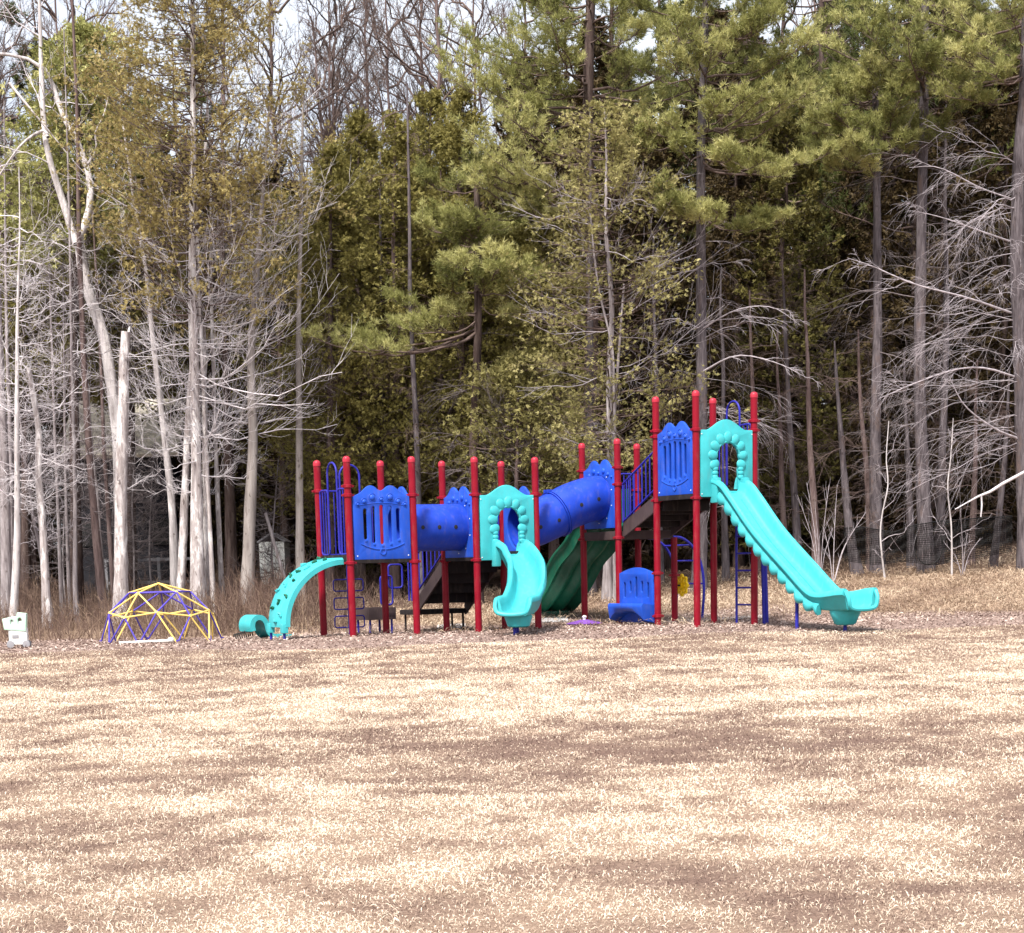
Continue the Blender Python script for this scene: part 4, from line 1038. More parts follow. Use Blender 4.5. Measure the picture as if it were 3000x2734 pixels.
# ---- conifers seen individually
def cedar(label, stems, D, crowns, fol, bk='b_pale', tw='twig_white', dead=(), seed=0, name='cedar_tree', group=None):
    rng = np.random.default_rng(seed); lines = []; g = Geo(); gb = Geo(); gl = Geo(); root = None
    for i, (pts, r0, r1, dd) in enumerate(stems):
        L = line(pts, D + dd, rng, .04, True)
        if root is None: root, o = start_tree(name, L, label, 'tree', group)
        gs = Geo(); trunk(gs, rng, L, r0, r1); lines.append(L); obj('trunk', gs.mesh('trunk', origin=o), M[bk], root)
    for c in crowns:
        c = dict(c); L = zlin(lines[c.pop('on', 0)]); ya, yb = c.pop('y'); xm = stems[0][0][0][0]
        cedar_crown(gl, gb, rng, L, zy(xm, yb, D), zy(xm, ya, D), **c)
    gt = Geo()
    for kw in dead:
        kw = dict(kw); L = lines[kw.pop('on', 0)]; ya, yb = kw.pop('y'); xm = stems[0][0][0][0]
        dead_limbs(gt, rng, L, zy(xm, yb, D), zy(xm, ya, D), **kw)
    finish_tree(root, o, [('crown', gl, M[fol]), ('branches', gb, M['twig_brown']), ('dead_limbs', gt, M[tw])])
    return root
CB = dict(n=46, Lr=(.9, 2.6), elev=(-.55, .1), bend=.55, r=.014, jit=.07, per=8, per2=3, rtw=.0034, frac=.42, sub=.5, sp=.75, up=.12, tb=.35)   # upswept bare cedar limbs
cedar('large multi stemmed cedar with rusty crown and pale trunks behind the dome', [([(376, -150), (378, 150), (381, 380), (376, 560), (379, 720), (388, 900), (386, 1080), (390, 1240)], .145, .03, 0),
      ([(396, 560), (377, 760), (366, 930), (360, 1060), (355, 1190)], .10, .05, .5), ([(398, 640), (402, 860), (407, 1030), (406, 1190)], .09, .05, .4), ([(405, 280), (399, 380), (386, 470)], .05, .03, .1)],
      41.5, [dict(y=(-140, 480), rad=2.9, n=240, per=20, m=7, L=.085, w=.0145, tint=.50, power=.42, gap=.25), dict(y=(330, 640), rad=2.7, n=80, per=13, m=7, L=.085, w=.0145, tint=.5, power=.1, gap=.45)], 'f_rust', 'b_white', 'twig_white',
      [dict(CB, y=(400, 900), n=64, rtw=.0042), dict(CB, y=(820, 1010), n=18, Lr=(.5, 1.4)), dict(CB, y=(480, 860), n=18, Lr=(1.8, 3.6), az=(-.1, .5), r=.018, rtw=.0042)], 31)
cedar('slender twin stemmed cedar with sparse yellow sprays and bare limbs behind the blue sloping tube', [([(1190, 215), (1194, 300), (1190, 450), (1204, 600), (1201, 740), (1203, 900), (1200, 1180)], .10, .02, 0), ([(1162, 420), (1180, 560), (1206, 690), (1212, 760)], .04, .015, -.2), ([(1228, 560), (1214, 700), (1208, 860)], .05, .02, -.1)],
      41.3, [dict(y=(205, 930), rad=2.35, n=190, per=10, m=7, L=.085, w=.015, tint=.64, power=.38, gap=.35, fan=4)], 'f_yellow', 'b_grey', 'twig_silver',
      [dict(CB, y=(360, 930), n=34, Lr=(.8, 2.5), elev=(-.4, .1), bend=.25, tb=.1, up=.0, r=.011, per=7), dict(CB, y=(560, 900), n=5, Lr=(1.6, 2.6), az=(.1, .5), elev=(0, .4), bend=.15, r=.012)], 32)
mid = [(648, 290, 44.6, 2.0, 'f_cedar', 'tall olive cedar right of the rusty multi stemmed cedar'), (705, 235, 46.4, 2.2, 'f_cedar', 'olive cedar behind the first tower left of the light green pine bough'),
       (775, 235, 45.4, 2.1, 'f_cedar', 'dense olive cedar rising above the light green pine bough'), (845, 185, 47.0, 2.2, 'f_cedar', 'olive cedar between the light green bough and the dark pine trunk'),
       (905, 170, 46.0, 2.1, 'f_cedar', 'shaded olive cedar just left of the dark pine trunk'), (1000, 420, 46.8, 2.2, 'f_cedar', 'olive cedar right of the dark pine trunk under the bright square bough'), (1090, 380, 46.5, 2.2, 'f_cedar', 'olive cedar hidden between the bright bough and the slender yellow cedar')]
for i, (x, yt, D, rad, fo, lb) in enumerate(mid):
    b = 1150 - .03 * (x - 600)
    cedar(lb, [([(x + 4, yt), (x, yt + 250), (x + 5, 800), (x + 2, b)], .13, .02, 0)], D, [dict(y=(yt, 1010 - 40 * (i % 2)), rad=rad, n=300, per=17, m=7, L=.088, w=.018, tint=.60, power=.62, gap=.2)], fo, 'b_brown', 'twig_brown',
          [dict(CB, y=(700, 1080), n=26, Lr=(.6, 1.8))], 40 + i)
cedar('low bushy cedar with drooping brownish sprays above the short curved slide', [([(1022, 700), (1020, 860), (1016, 1180)], .08, .02, 0)], 42.6, [dict(y=(705, 1010), rad=1.9, n=130, per=12, m=6, L=.10, w=.022, tint=.42, power=.4, gap=.3)], 'f_yellow', 'b_brown', 'twig_grey', [dict(CB, y=(780, 1050), n=16, Lr=(.6, 1.6))], 51)
cedar('green conifer behind the left hardwood forks below the sky gap', [([(160, 40), (156, 300), (146, 700), (150, 1150)], .15, .03, 0)], 44.6, [dict(y=(60, 520), rad=2.1, n=230, per=14, m=4, L=.13, w=.034, tint=.72, power=.45, gap=.25)], 'f_pine', 'b_dark', 'twig_grey', [dict(CB, y=(560, 1000), n=24)], 52)
cedar('olive cedar deep behind the broken snag', [([(262, 330), (258, 600), (262, 1150)], .13, .02, 0)], 46.6, [dict(y=(340, 790), rad=2.2, n=230, per=16, m=7, L=.09, w=.019, tint=.52, power=.5, gap=.25)], 'f_cedar', 'b_dark', 'twig_grey', [dict(CB, y=(640, 800), n=18)], 53)
cedar('shaded olive cedar behind the smooth grey trunk', [([(545, 380), (548, 700), (565, 1150)], .13, .02, 0)], 48.6, [dict(y=(380, 1000), rad=2.2, n=230, per=16, m=7, L=.09, w=.019, tint=.42, power=.5, gap=.25)], 'f_cedar', 'b_dark', 'twig_brown', [dict(CB, y=(700, 1050), n=20)], 54)
cedar('olive cedar behind the thicket at the left edge', [([(55, 420), (52, 700), (55, 1150)], .13, .02, 0)], 47.2, [dict(y=(430, 800), rad=2.0, n=230, per=16, m=7, L=.09, w=.019, tint=.45, power=.5, gap=.25)], 'f_cedar', 'b_dark', 'twig_grey', [dict(CB, y=(640, 1000), n=20)], 55)

def pine(label, pts, D, r0, r1, boughs, auto=(), dead=(), fol='f_pine', bk='b_pine', tw='twig_grey', seed=0, extra=(), group=None, name='pine_tree'):
    """boughs: (y on trunk, tip x, tip y, depth offset of tip, pad length)"""
    rng = np.random.default_rng(seed); L = line(pts, D, rng, .03); root, o = start_tree(name, L, label, 'tree', group); LL = zlin(L)
    g = Geo(); gb = Geo(); gl = Geo(); gt = Geo(); gxs = []; trunk(g, rng, L, r0, r1)
    limbs = []
    for (ya, tx, ty, dd, pad, *tn) in boughs:
        s = zpick(LL, np.array([zy(pts[0][0], ya, D)]))[0]; e = at(tx, ty, D + dd); limbs.append((s, e, pad, tn[0] if tn else .20))
    for kw in auto:
        kw = dict(kw); ya, yb = kw.pop('y'); limbs += auto_limbs(rng, LL, zy(pts[0][0], yb, D), zy(pts[0][0], ya, D), **kw)
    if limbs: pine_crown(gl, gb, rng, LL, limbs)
    for kw in dead:
        kw = dict(kw); ya, yb = kw.pop('y'); dead_limbs(gt, rng, L, zy(pts[0][0], yb, D), zy(pts[0][0], ya, D), **kw)
    for (ep, rr, sd) in extra:                    # single heavy dead limbs traced along their run
        q = np.array([at(x, y, D + dd) for x, y, dd in ep]); q = np.array([list(p) for p in smooth_pts([tuple(a) for a in q], 4)])
        t = np.linspace(0, 1, 12); s = np.linspace(0, 1, len(q)); q = np.stack([np.interp(t, s, q[:, i]) for i in range(3)], 1)
        R = rr * .72 * (1 - .8 * t); gx = Geo(); tubes(gx, q[None], R[None], 6); gxs.append(gx)
        P2, R2 = twigs(rng, q[None], R[None], sd, .28, .8, .1, -.25, 6, .08, .15, .45, .005); tubes(gt, P2, R2, 4)
        P3, R3 = twigs(rng, P2, R2, 7, .5, .8, .1, -.35, 4, .08, .15, .7, .004); tubes(gt, P3, R3, 3)
    finish_tree(root, o, [('trunk', g, M[bk]), ('crown', gl, M[fol]), ('boughs', gb, M['twig_brown']), ('dead_limbs', gt, M[tw])] + [('broken_limb', q_, M[tw]) for q_ in gxs])
    return root
PD = dict(n=26, Lr=(.8, 2.3), elev=(-.15, .35), bend=-.35, rtw=.0032, r=.011, jit=.06, per=9, per2=3, frac=.45, sub=.5, sp=.7, up=.05, tb=-.3, flat=.6)    # dead pine limbs arching down
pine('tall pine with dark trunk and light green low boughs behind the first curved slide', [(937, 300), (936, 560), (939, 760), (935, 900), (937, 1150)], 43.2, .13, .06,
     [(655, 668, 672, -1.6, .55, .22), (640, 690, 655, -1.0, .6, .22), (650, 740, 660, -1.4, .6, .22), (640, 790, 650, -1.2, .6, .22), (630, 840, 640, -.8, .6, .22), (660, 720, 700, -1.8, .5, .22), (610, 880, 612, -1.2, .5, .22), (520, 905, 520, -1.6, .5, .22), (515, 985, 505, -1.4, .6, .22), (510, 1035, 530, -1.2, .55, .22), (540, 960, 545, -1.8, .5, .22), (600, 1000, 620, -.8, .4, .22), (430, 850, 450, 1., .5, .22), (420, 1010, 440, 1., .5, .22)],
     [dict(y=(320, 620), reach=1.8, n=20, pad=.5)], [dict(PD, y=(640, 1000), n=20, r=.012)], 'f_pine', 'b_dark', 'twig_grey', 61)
pine('big pine with heavy limbs carrying the bright square bough at the top centre', [(1168, -220), (1163, 0), (1160, 260), (1166, 560), (1165, 760), (1168, 1150)], 44.2, .17, .09,
     [(330, 918, 300, -2.2, .7, .36), (320, 950, 262, -2.4, .75, .36), (310, 985, 248, -2.6, .75, .36), (330, 1020, 275, -2.4, .7, .36), (350, 935, 345, -2.2, .7, .36), (360, 975, 335, -2.5, .8, .36), (370, 1025, 340, -2.2, .7, .36), (380, 960, 395, -2.2, .65, .36), (390, 1010, 400, -2.0, .6, .36), (400, 1040, 380, -1.6, .5, .36),
      (230, 900, 150, -.5, .7), (220, 870, 115, .2, .7), (240, 950, 175, -.6, .7), (200, 990, 130, -.3, .7), (180, 930, 90, 0, .7), (230, 1020, 210, -.8, .6), (120, 860, 70, .5, .6),
      (150, 1060, 90, -1, .8), (80, 1080, 30, -.6, .8), (60, 1100, -10, 0, .8), (120, 1100, 120, -1.2, .7), (200, 1240, 150, -.8, .8), (120, 1260, 70, -.5, .8), (60, 1240, 10, -.5, .8), (260, 1260, 230, -.6, .6), (180, 1110, 190, -1, .6), (20, 1160, -60, 0, .9)],
     [dict(y=(-200, 240), reach=2.9, n=34, pad=.7)], [dict(PD, y=(420, 900), n=22)], 'f_pine', 'b_dark', 'twig_brown', 62,
     [([(1165, 330, 0), (1100, 290, -.4), (1062, 262, -.6)], .07, 2), ([(1165, 480, 0), (1110, 420, -.5), (1065, 385, -.8)], .06, 2)])
pine('white pine with layered light tipped boughs behind the tall tower', [(1392, -120), (1386, 60), (1379, 300), (1376, 600), (1379, 900), (1376, 1150)], 42.0, .145, .06,
     [(250, 1568, 168, -.6, .62), (255, 1540, 190, -1.0, .6), (260, 1505, 200, -1.3, .6), (250, 1460, 190, -1.4, .6), (255, 1420, 205, -1.5, .55), (270, 1560, 235, .3, .6), (280, 1500, 250, .5, .6), (275, 1450, 255, .3, .6),
      (190, 1335, 60, -1.2, .6), (150, 1345, 30, -1.0, .6), (170, 1405, 100, -1.0, .6), (140, 1450, 70, -.6, .6), (120, 1500, 60, 0, .6), (200, 1320, 120, -1.2, .5), (60, 1480, 10, .2, .6),
      (260, 1310, 240, -1.0, .55), (250, 1270, 255, -.6, .55), (270, 1225, 265, -.2, .5), (300, 1330, 285, -1.2, .45),
      (300, 1580, 340, -.8, .40), (300, 1548, 328, -1.2, .45), (305, 1500, 308, -1.6, .45), (300, 1455, 295, -1.7, .45), (300, 1425, 292, -1.6, .4), (320, 1600, 300, .2, .4),
      (400, 1298, 368, -1.4, .38), (410, 1320, 385, -1.6, .40), (420, 1345, 395, -1.7, .42), (425, 1385, 412, -1.8, .4), (430, 1410, 425, -1.6, .35), (420, 1305, 405, -1., .4),
      (430, 1500, 425, -1.0, .30), (425, 1530, 440, -1.0, .28), (420, 1570, 415, -.8, .26)],
     [dict(y=(-100, 230), reach=2.2, n=26, pad=.6)], [dict(PD, y=(470, 1000), n=22, Lr=(.8, 2.2)), dict(PD, y=(560, 860), n=8, Lr=(1.5, 2.6), az=(.0, .5))], 'f_pine', 'b_pine', 'twig_silver', 63,
     [([(1378, 735, 0), (1450, 700, -.6), (1530, 715, -.9), (1590, 745, -1.0)], .03, 8), ([(1378, 650, 0), (1450, 610, -.5), (1520, 605, -.8), (1575, 640, -.9)], .025, 7), ([(1376, 480, 0), (1340, 500, -.8), (1285, 530, -1.2)], .02, 5)])
pine('pine with bright tufted bough left of the straight pine trunk in the right woods', [(1722, 150), (1726, 380), (1728, 680), (1720, 900), (1729, 1150)], 44.0, .15, .06,
     [(250, 1598, 255, -1.2, .5), (255, 1630, 228, -1.5, .5), (260, 1655, 238, -1.6, .5), (270, 1700, 245, -1.6, .5), (250, 1750, 230, -1.2, .5), (262, 1800, 250, -.6, .5),
      (310, 1640, 300, -1.4, .42), (305, 1680, 290, -1.7, .42), (310, 1730, 288, -1.7, .45), (300, 1790, 278, -1.4, .42), (330, 1620, 320, -1.0, .4), (340, 1700, 325, -1.2, .35),
      (200, 1640, 180, -.8, .6), (190, 1700, 160, -1, .6), (180, 1760, 170, -.8, .6), (200, 1580, 200, 0, .6)],
     [dict(y=(150, 330), reach=2.0, n=16, pad=.55)], [dict(PD, y=(400, 1000), n=30, Lr=(.8, 2.0))], 'f_pine', 'b_pine', 'twig_grey', 64)
pine('straight grey pine trunk with full crown second from the right edge', [(1822, -160), (1818, 180), (1815, 500), (1811, 780), (1819, 1000), (1823, 1140)], 43.4, .155, .07,
     [(150, 1690, 60, -1., .7), (140, 1640, 40, -.6, .7), (130, 1740, 30, -1.2, .7), (160, 1790, 90, -1.4, .7), (170, 1840, 110, -1.4, .7), (160, 1890, 90, -1.0, .7), (110, 1600, 90, .4, .7), (180, 1700, 130, -.6, .7), (190, 1870, 170, -1, .6), (60, 1780, -20, -1, .7), (60, 1880, 10, -.6, .7)],
     [dict(y=(-150, 190), reach=2.8, n=24, pad=.6)], [dict(PD, y=(230, 1000), n=40, Lr=(.9, 2.3))], 'f_pine', 'b_pine', 'twig_grey', 65)
pine('thick pine cut by the right edge with long silver dead limbs', [(2024, -180), (2016, 180), (2002, 300), (2000, 500), (2008, 700), (2015, 900), (2024, 1110)], 42.2, .19, .09,
     [(120, 1900, 30, -1, .7), (130, 1940, 80, -1.2, .7), (160, 1880, 120, -.8, .7), (150, 1960, 140, -1.2, .6), (180, 1850, 190, -.6, .6), (100, 1990, 20, -1, .7), (200, 1930, 200, -.4, .5)],
     [dict(y=(-170, 200), reach=3.0, n=22, pad=.6)], [dict(PD, y=(330, 900), n=30, Lr=(1.0, 2.8)), dict(PD, y=(300, 880), n=24, Lr=(1.6, 3.4), az=(PI, .6))], 'f_pine', 'b_pine', 'twig_silver', 66,
     [([(2002, 620, 0), (1900, 585, -.5), (1800, 560, -.9), (1720, 525, -1.1), (1668, 508, -1.2)], .035, 12), ([(2006, 745, 0), (1940, 725, -.4), (1880, 728, -.8), (1800, 755, -1.1), (1730, 785, -1.3)], .036, 12),
      ([(2002, 480, 0), (1930, 455, -.5), (1860, 430, -.9), (1800, 415, -1.1)], .03, 8), ([(2008, 865, 0), (1960, 845, -.5), (1900, 800, -.8), (1868, 740, -1.0)], .04, 6), ([(2002, 395, 0), (1930, 370, -.4), (1850, 330, -.7), (1790, 330, -.9)], .025, 7)])
# long pale broken limb lying down from the right edge
gx = Geo(); q = np.array([at(x, y, 41.4) for x, y in ((2060, 905), (2016, 930), (1975, 952), (1950, 968), (1925, 978), (1880, 1003))]); tubes(gx, q[None], np.array([[.035, .032, .034, .03, .022, .008]]), 7)
q2 = np.array([at(x, y, 41.4) for x, y in ((1932, 975), (1933, 995), (1931, 1018))]); tubes(gx, q2[None], np.array([[.02, .018, .014]]), 6)
tag(obj('fallen_limb', gx.mesh('fallen_limb'), M['twig_white']), 'pale broken limb hanging in from the right edge above the bank', 'branch')

more = [([(1590, 700), (1592, 860), (1600, 980), (1610, 1130)], 43.6, .09, 'shaded trunk left of the sapling clump in the right woods'), ([(1548, 680), (1556, 880), (1572, 1120)], 45.0, .09, 'dim trunk behind the upper end of the straight slide'),
        ([(1655, 840), (1668, 960), (1680, 1060), (1692, 1145)], 43.8, .11, 'leaning brown trunk wrapped by net left of the bright tufted pine'), ([(1694, 820), (1705, 960), (1714, 1140)], 44.4, .09, 'thin brown trunk touching the netted pine'),
        ([(1856, 380), (1858, 640), (1853, 880), (1846, 1115)], 44.8, .10, 'slim brown trunk right of the straight grey pine trunk'), ([(1978, 900), (1966, 1010), (1954, 1115)], 43.2, .085, 'pale trunk leaning right below the broken limb'),
        ([(1920, 880), (1915, 1000), (1908, 1110)], 44.4, .08, 'short dark trunk left of the leaning pale trunk'), ([(1422, 700), (1424, 900), (1428, 1150)], 44.6, .08, 'thin trunk seen under the tall tower behind the ladder'),
        ([(1782, 860), (1788, 1000), (1794, 1135)], 44.6, .085, 'netted trunk between the two straight pines'), ([(1535, 820), (1540, 980), (1548, 1130)], 46.0, .08, 'faint thin trunk above the straight slide bed'),
        ([(806, 560), (814, 740), (820, 900), (824, 1150)], 43.4, .075, 'thin grey trunk behind the first crawl tube'), ([(752, 700), (756, 880), (762, 1150)], 45.4, .07, 'thin dark trunk behind the back post of the first tower'),
        ([(868, 740), (862, 900), (866, 1150)], 46.4, .07, 'dark trunk behind the second tower'), ([(1162, 600), (1160, 800), (1162, 1150)], 43.0, .12, 'blurred grey trunk left of the slender yellow cedar'),
        ([(1290, 640), (1296, 860), (1300, 1150)], 45.2, .08, 'dim trunk behind the steep stairs of the tall tower'), ([(1480, 740), (1486, 940), (1492, 1140)], 46.0, .09, 'dark trunk right of the tall tower ladder')]
for i, (pts, D, r, lb) in enumerate(more):
    (xa, ya), (xb, yb) = pts[0], pts[-1]; pts = [(xa + (xa - xb) * .3, ya - (170 if xa > 1250 else 400)), (xa + (xa - xb) * .15, ya - 80)] + pts
    bare_tree(lb, pts, D, r * 1.15, .018, 'b_pine' if i % 3 else 'b_brown', 'twig_brown', [dict(PD, y=(pts[0][1], 1040), n=18, Lr=(.5, 1.5))], 80 + i)
for i, (pts, D, lb) in enumerate((([(1752, 828), (1747, 900), (1750, 955), (1738, 1010), (1736, 1060), (1744, 1150)], 42.0, 'pale thin sapling beside the netted pine trunk'), ([(1880, 822), (1874, 900), (1866, 960), (1872, 1040), (1876, 1140)], 41.8, 'pale thin forked sapling right of the straight grey pine trunk'))):
    rng_ = np.random.default_rng(130 + i)
    bare_tree(lb, pts, D, .022, .009, 'b_pale', 'twig_silver', [dict(n=9, Lr=(.3, .9), elev=(.2, .9), bend=.1, r=.009, jit=.10, per=4, per2=0, y=(840, 1100))], 130 + i, 'sapling')
def shrub(label, x, y, D, tips, seed):
    rng = np.random.default_rng(seed); b = at(x, y, D); b[2] = H(b[0], D) - .05; root = empty('sapling', tuple(b), label, 'sapling'); g = Geo(); g2 = Geo()
    for tx, ty in tips:
        e = at(tx, ty, D + rng.uniform(-.4, .4)); m_ = (b + e) / 2 + np.array([(e[0] - b[0]) * -.12, 0, .08]); q = np.array([list(p) for p in smooth_pts([tuple(b), tuple(m_), tuple(e)], 5)])
        R = np.linspace(.011, .004, len(q)); tubes(g, q[None], R[None], 5); P2, R2 = twigs(rng, q[None], R[None], 6, .22, .7, .3, .1, 4, .06, .3, .6, .004); tubes(g2, P2, R2, 3)
    finish_tree(root, b, [('stems', g, M['twig_silver']), ('crown', g2, M['twig_silver'])])
shrub('pale many stemmed sapling beyond the lower end of the straight slide', 1614, 1130, 42.2, [(1530, 1045), (1570, 975), (1588, 950), (1632, 955), (1640, 1040), (1605, 1000)], 140)
shrub('pale upright sapling with slanting shoots right of the many stemmed sapling', 1640, 1135, 42.0, [(1648, 955), (1690, 1030), (1705, 1008), (1622, 1040)], 141)
shrub('thin twiggy sapling at the foot of the forked sapling', 1895, 1130, 42.0, [(1890, 1000), (1930, 1060), (1905, 1050), (1860, 1070)], 142)

# ---- deep wood: a few master trees, copied
def master(kind, seed, hgt, rad, fol, n, power, tint):
    rng = np.random.default_rng(seed); L = np.stack([np.cumsum(rng.normal(0, .03, 22)), np.cumsum(rng.normal(0, .03, 22)), np.linspace(-.2, hgt, 22)], 1)
    g = Geo(); gb = Geo(); gl = Geo(); trunk(g, rng, L, .15, .02, 8); LL = zlin(L)
    if kind == 'pine':
        pine_crown(gl, gb, rng, LL, auto_limbs(rng, LL, hgt * .42, hgt * .98, rad, 52, None, .7), 8, .8, .14, .02, tint)
        dead_limbs(gb, rng, L, 1.0, hgt * .45, 40, (.6, 2.0), (-.2, .3), -.2, .013, .07, 7, 2)
    else:
        cedar_crown(gl, gb, rng, LL, hgt * .03, hgt, rad, n, 14, 5, .13, .040, tint, power, .05)
        dead_limbs(gb, rng, L, .3, hgt * .5, 30, (.6, 1.6), (-.2, .3), -.1, .012, .07, 6, 2)
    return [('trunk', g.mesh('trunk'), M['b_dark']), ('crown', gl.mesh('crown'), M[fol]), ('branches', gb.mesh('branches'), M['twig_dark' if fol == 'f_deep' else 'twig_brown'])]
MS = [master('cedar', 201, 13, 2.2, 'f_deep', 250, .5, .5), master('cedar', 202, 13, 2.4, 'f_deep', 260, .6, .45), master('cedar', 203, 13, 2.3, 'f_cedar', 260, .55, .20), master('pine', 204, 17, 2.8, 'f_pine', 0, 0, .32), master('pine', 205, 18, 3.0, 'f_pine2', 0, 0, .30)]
def put(k, x, y, sc, rz, label, group, name):
    root = empty(name, (x, y, float(H(x, y))), label, 'tree', group, rz); root.scale = (sc, sc, sc)
    for nm, me, mt in MS[k]:
        o = bpy.data.objects.new(nm, me); C.objects.link(o)
        if not me.materials: me.materials.append(mt)
        o.parent = root
rng = np.random.default_rng(77)
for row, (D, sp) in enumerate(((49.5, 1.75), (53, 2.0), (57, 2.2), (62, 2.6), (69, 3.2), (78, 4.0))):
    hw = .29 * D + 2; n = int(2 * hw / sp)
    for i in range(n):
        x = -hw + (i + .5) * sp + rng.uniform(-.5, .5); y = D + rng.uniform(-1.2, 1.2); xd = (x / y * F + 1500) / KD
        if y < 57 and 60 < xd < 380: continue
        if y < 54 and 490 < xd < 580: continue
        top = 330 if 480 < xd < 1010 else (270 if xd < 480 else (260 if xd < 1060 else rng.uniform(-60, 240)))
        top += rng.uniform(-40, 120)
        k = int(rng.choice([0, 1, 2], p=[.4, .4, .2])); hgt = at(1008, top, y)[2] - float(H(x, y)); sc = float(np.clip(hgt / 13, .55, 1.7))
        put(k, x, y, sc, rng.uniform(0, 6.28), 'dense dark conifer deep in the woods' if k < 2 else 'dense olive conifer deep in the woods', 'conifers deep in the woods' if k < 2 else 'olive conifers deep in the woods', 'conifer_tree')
for x, y, k, s in ((6.5, 52, 3, 1.05), (10.5, 50.5, 4, 1.0), (13.4, 54, 3, 1.1), (8.6, 56, 4, 1.1), (3.2, 55, 3, 1.1), (-12.5, 58, 4, .92), (-9.6, 62, 3, .95), (5.0, 60, 4, 1.1), (12.0, 61, 3, 1.2)):
    put(k, x, y, s, rng.uniform(0, 6), 'tall pine deep in the woods', 'tall pines deep in the woods', 'pine_tree')

# bare hardwoods against the sky
def hard_master(seed, hgt):
    rng = np.random.default_rng(seed); L = np.stack([np.cumsum(rng.normal(0, .07, 22)), np.cumsum(rng.normal(0, .06, 22)), np.linspace(-.2, hgt, 22)], 1); g = Geo(); gt = Geo(); trunk(g, rng, L, .11, .02, 9)
    n = 26; z = rng.uniform(hgt * .35, hgt * .97, n); S = zpick(L, z); a = rng.uniform(0, 2 * PI, n); e = rng.uniform(.5, 1.15, n)
    d = np.stack([np.cos(a) * np.cos(e), np.sin(a) * np.cos(e), np.sin(e)], 1); Ln = rng.uniform(1.6, 4.2, n) * (1.25 - .7 * z / hgt)
    P, R = branches(rng, S, d, Ln, np.full(n, .15), .010 + .011 * Ln, 9, .12, .2); tubes(gt, P, R, 6)
    P2, R2 = twigs(rng, P, R, 7, .45, .75, .25, .1, 7, .12, .2, .55, .008); tubes(gt, P2, R2, 4)
    P3, R3 = twigs(rng, P2, R2, 6, .5, .8, .2, .1, 5, .12, .15, .6, .006); tubes(gt, P3, R3, 3)
    P4, R4 = twigs(rng, P3, R3, 3, .5, .8, .15, .05, 3, .1, .2, .7, .005); tubes(gt, P4, R4, 3)
    return [('trunk', g.mesh('trunk'), M['b_brown']), ('limbs', gt.mesh('limbs'), M['twig_brown'])]
MS += [hard_master(301, 17), hard_master(302, 18), hard_master(303, 16)]
for i, (xd, D, s) in enumerate(((560, 52, .95), (610, 55, 1.0), (668, 56, .95), (735, 60, 1.0), (880, 63, 1.05), (700, 57, 1.0), (800, 60, 1.0), (905, 58, 1.1), (960, 62, 1.0), (20, 51, 1.0), (60, 56, 1.0), (110, 53, .95), (210, 57, 1.0), (250, 60, 1.05), (300, 63, 1.0), (1010, 66, 1.1), (1560, 62, 1.15), (1595, 66, 1.2), (1110, 64, 1.1), (780, 66, 1.1), (450, 62, 1.0))):
    x = (xd * KD - 1500) / F * D; put(5 + i % 3, x, D, s, i * 1.7, 'bare grey hardwood standing behind the conifers against the sky', 'bare hardwoods against the sky', 'bare_tree')

# ---- pale roofed house, and a white block added for the pale patch between trunks
D = 47.6; a = at(120, 900, D); b = at(352, 900, D); zr = at(240, 798, D + 1.6)[2]; gz = float(H(a[0], D)); w = b[0] - a[0]
house = empty('house', ((a[0] + b[0]) / 2, D + 1.6, gz), 'low house with cream roof glimpsed through the trunks at left', 'house')
E0 = a[2] - gz; R0 = zr - gz
M['roof'] = plain('cream_roof', (.74, .68, .56)); M['wall'] = plain('dark_house_wall', (.025, .025, .03))
bm = bmesh.new(); box(bm, (0, 0, E0 / 2 - .1), (w - .5, 2.8, E0 + .1), None, 0); part('wall', bm, M['wall'], house)
bm = bmesh.new()
for sg in (-1, 1): box(bm, (0, sg * .82, (E0 + R0) / 2 + .04), (w, math.hypot(1.75, R0 - E0 + .1), .09), Matrix.Rotation(-sg * math.atan2(R0 - E0, 1.6), 3, 'X'), .01)
part('roof', bm, M['roof'], house)
for xx in (-.9, .9):
    bm = bmesh.new(); box(bm, (xx, -1.42, E0 * .5), (.5, .06, .6), None, .01); part('window', bm, M['black'], house)
bm = bmesh.new()
for z in (1.15, .62): box(bm, (.9, -2.3, z), (2.6, .06, .07), None, .008)
for xx in (-.35, .9, 2.15): box(bm, (xx, -2.3, .55), (.07, .07, 1.3), None, .008)
part('porch_rail', bm, M['grey'], house)
q = at(537, 1130, 46.8); gz = float(H(q[0], 46.8)); pale_patch_block = empty('pale_patch_block', (q[0], 46.8, gz), 'small white block standing in for the pale patch between the trunks left of the teal climbing ramp', 'pale_patch_block')
bm = bmesh.new(); box(bm, (0, .6, .68), (.60, 1.2, 1.45), None, .01); part('wall', bm, M['white'], pale_patch_block)
bm = bmesh.new()
for sg in (-1, 1): box(bm, (sg * .165, .6, 1.50), (.40, 1.25, .04), Matrix.Rotation(sg * .55, 3, 'Y'), .008)
part('roof', bm, M['grey'], pale_patch_block)

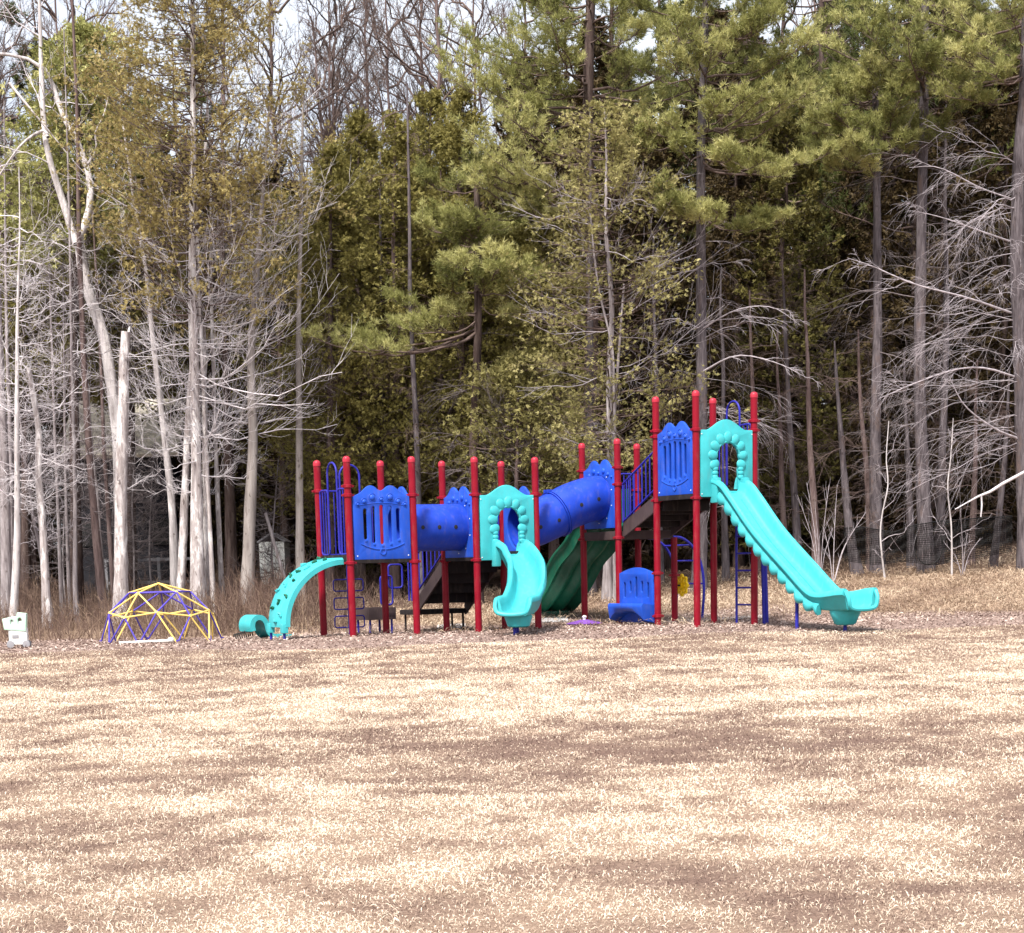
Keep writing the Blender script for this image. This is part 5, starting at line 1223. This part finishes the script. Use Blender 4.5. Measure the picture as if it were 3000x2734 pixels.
# ---- black safety net strung between the right hand trunks
g = Geo(); D = 42.6; xs_ = np.linspace(1662, 1992, 120); cols = 120; rws = 20
top = np.interp(xs_, [1662, 1700, 1760, 1800, 1850, 1992], [1040, 1038, 1048, 1034, 1026, 1016]); bot = np.interp(xs_, [1662, 1720, 1780, 1840, 1992], [1104, 1112, 1106, 1112, 1086])
rng = np.random.default_rng(9); G = np.zeros((rws, cols, 3))
for j in range(cols):
    for i in range(rws):
        t = i / (rws - 1); G[i, j] = at(xs_[j] + rng.normal(0, .5), top[j] + (bot[j] - top[j]) * t, D + .10 * math.sin(j * .5) + .06 * math.sin(i + j * .3))
tubes(g, G, np.full((rws, cols), .0065), 3); tubes(g, G.transpose(1, 0, 2), np.full((cols, rws), .0065), 3)
edge = np.array([at(x, y, D - .05) for x, y in ((1805, 1045), (1800, 1075), (1808, 1100), (1825, 1112), (1845, 1104), (1856, 1080), (1852, 1050))])
tubes(g, np.array([list(p) for p in smooth_pts([tuple(e) for e in edge], 4)])[None], np.full((1, 25), .014), 5)
tubes(g, G[:1], np.full((1, cols), .012), 4)
tag(obj('safety_net', g.mesh('safety_net'), M['black']), 'black safety net strung across the trunks at the right edge of the woods', 'net')

# ================================================================== CAMERA, SKY, SUN
cam = bpy.data.cameras.new('camera'); co = bpy.data.objects.new('camera', cam); C.objects.link(co)
cam.sensor_fit = 'HORIZONTAL'; cam.sensor_width = 36; cam.lens = F / 3000 * 36; cam.shift_y = (PY - 1367) / 3000; cam.clip_start = .1; cam.clip_end = 2000
co.matrix_world = Matrix.Translation((0, 0, CAMZ)) @ Matrix.Rotation(PI / 2 - TH, 4, 'X') @ Matrix.Rotation(-RO, 4, 'Z')
sc = bpy.context.scene; sc.camera = co
SUN_EL, SUN_AZ = math.radians(56), math.radians(-24)          # azimuth of the sun measured from behind the camera, towards the left
d = Vector((math.sin(SUN_AZ) * math.cos(SUN_EL), -math.cos(SUN_AZ) * math.cos(SUN_EL), math.sin(SUN_EL)))   # towards the sun
sl = bpy.data.lights.new('sun', 'SUN'); sl.energy = 3.2; sl.angle = math.radians(8); sl.color = (1, .95, .88)
so = bpy.data.objects.new('sun', sl); C.objects.link(so); so.rotation_euler = d.to_track_quat('Z', 'Y').to_euler()
w = bpy.data.worlds.new('World'); sc.world = w; w.use_nodes = True; nt = w.node_tree
sky = nt.nodes.new('ShaderNodeTexSky'); sky.sky_type = 'NISHITA'; sky.sun_disc = False; sky.sun_elevation = SUN_EL
sky.sun_rotation = math.atan2(d.x, d.y); sky.dust_density = 6.0; sky.air_density = 1.0; sky.ozone_density = 1.0
tc = nt.nodes.new('ShaderNodeTexCoord'); mp = nt.nodes.new('ShaderNodeMapping'); mp.inputs['Scale'].default_value = (1, 1, 2.6)
nt.links.new(tc.outputs['Generated'], mp.inputs['Vector'])
cl = ramp(nt, noise(nt, mp.outputs['Vector'], 2.6, 6, .55), [(.32, (2.3, 2.45, 2.9)), (.62, (3.5, 3.55, 3.7))])      # thin high cloud over the blue
nt.links.new(mix(nt, .72, sky.outputs[0], cl), nt.nodes['Background'].inputs[0]); nt.nodes['Background'].inputs[1].default_value = .15
sc.view_settings.view_transform = 'Standard'; sc.view_settings.look = 'None'; sc.view_settings.gamma = 1; sc.view_settings.exposure = 1.3
sc.cycles.max_bounces = 6; sc.cycles.diffuse_bounces = 3; sc.cycles.transmission_bounces = 3; sc.cycles.use_denoising = True
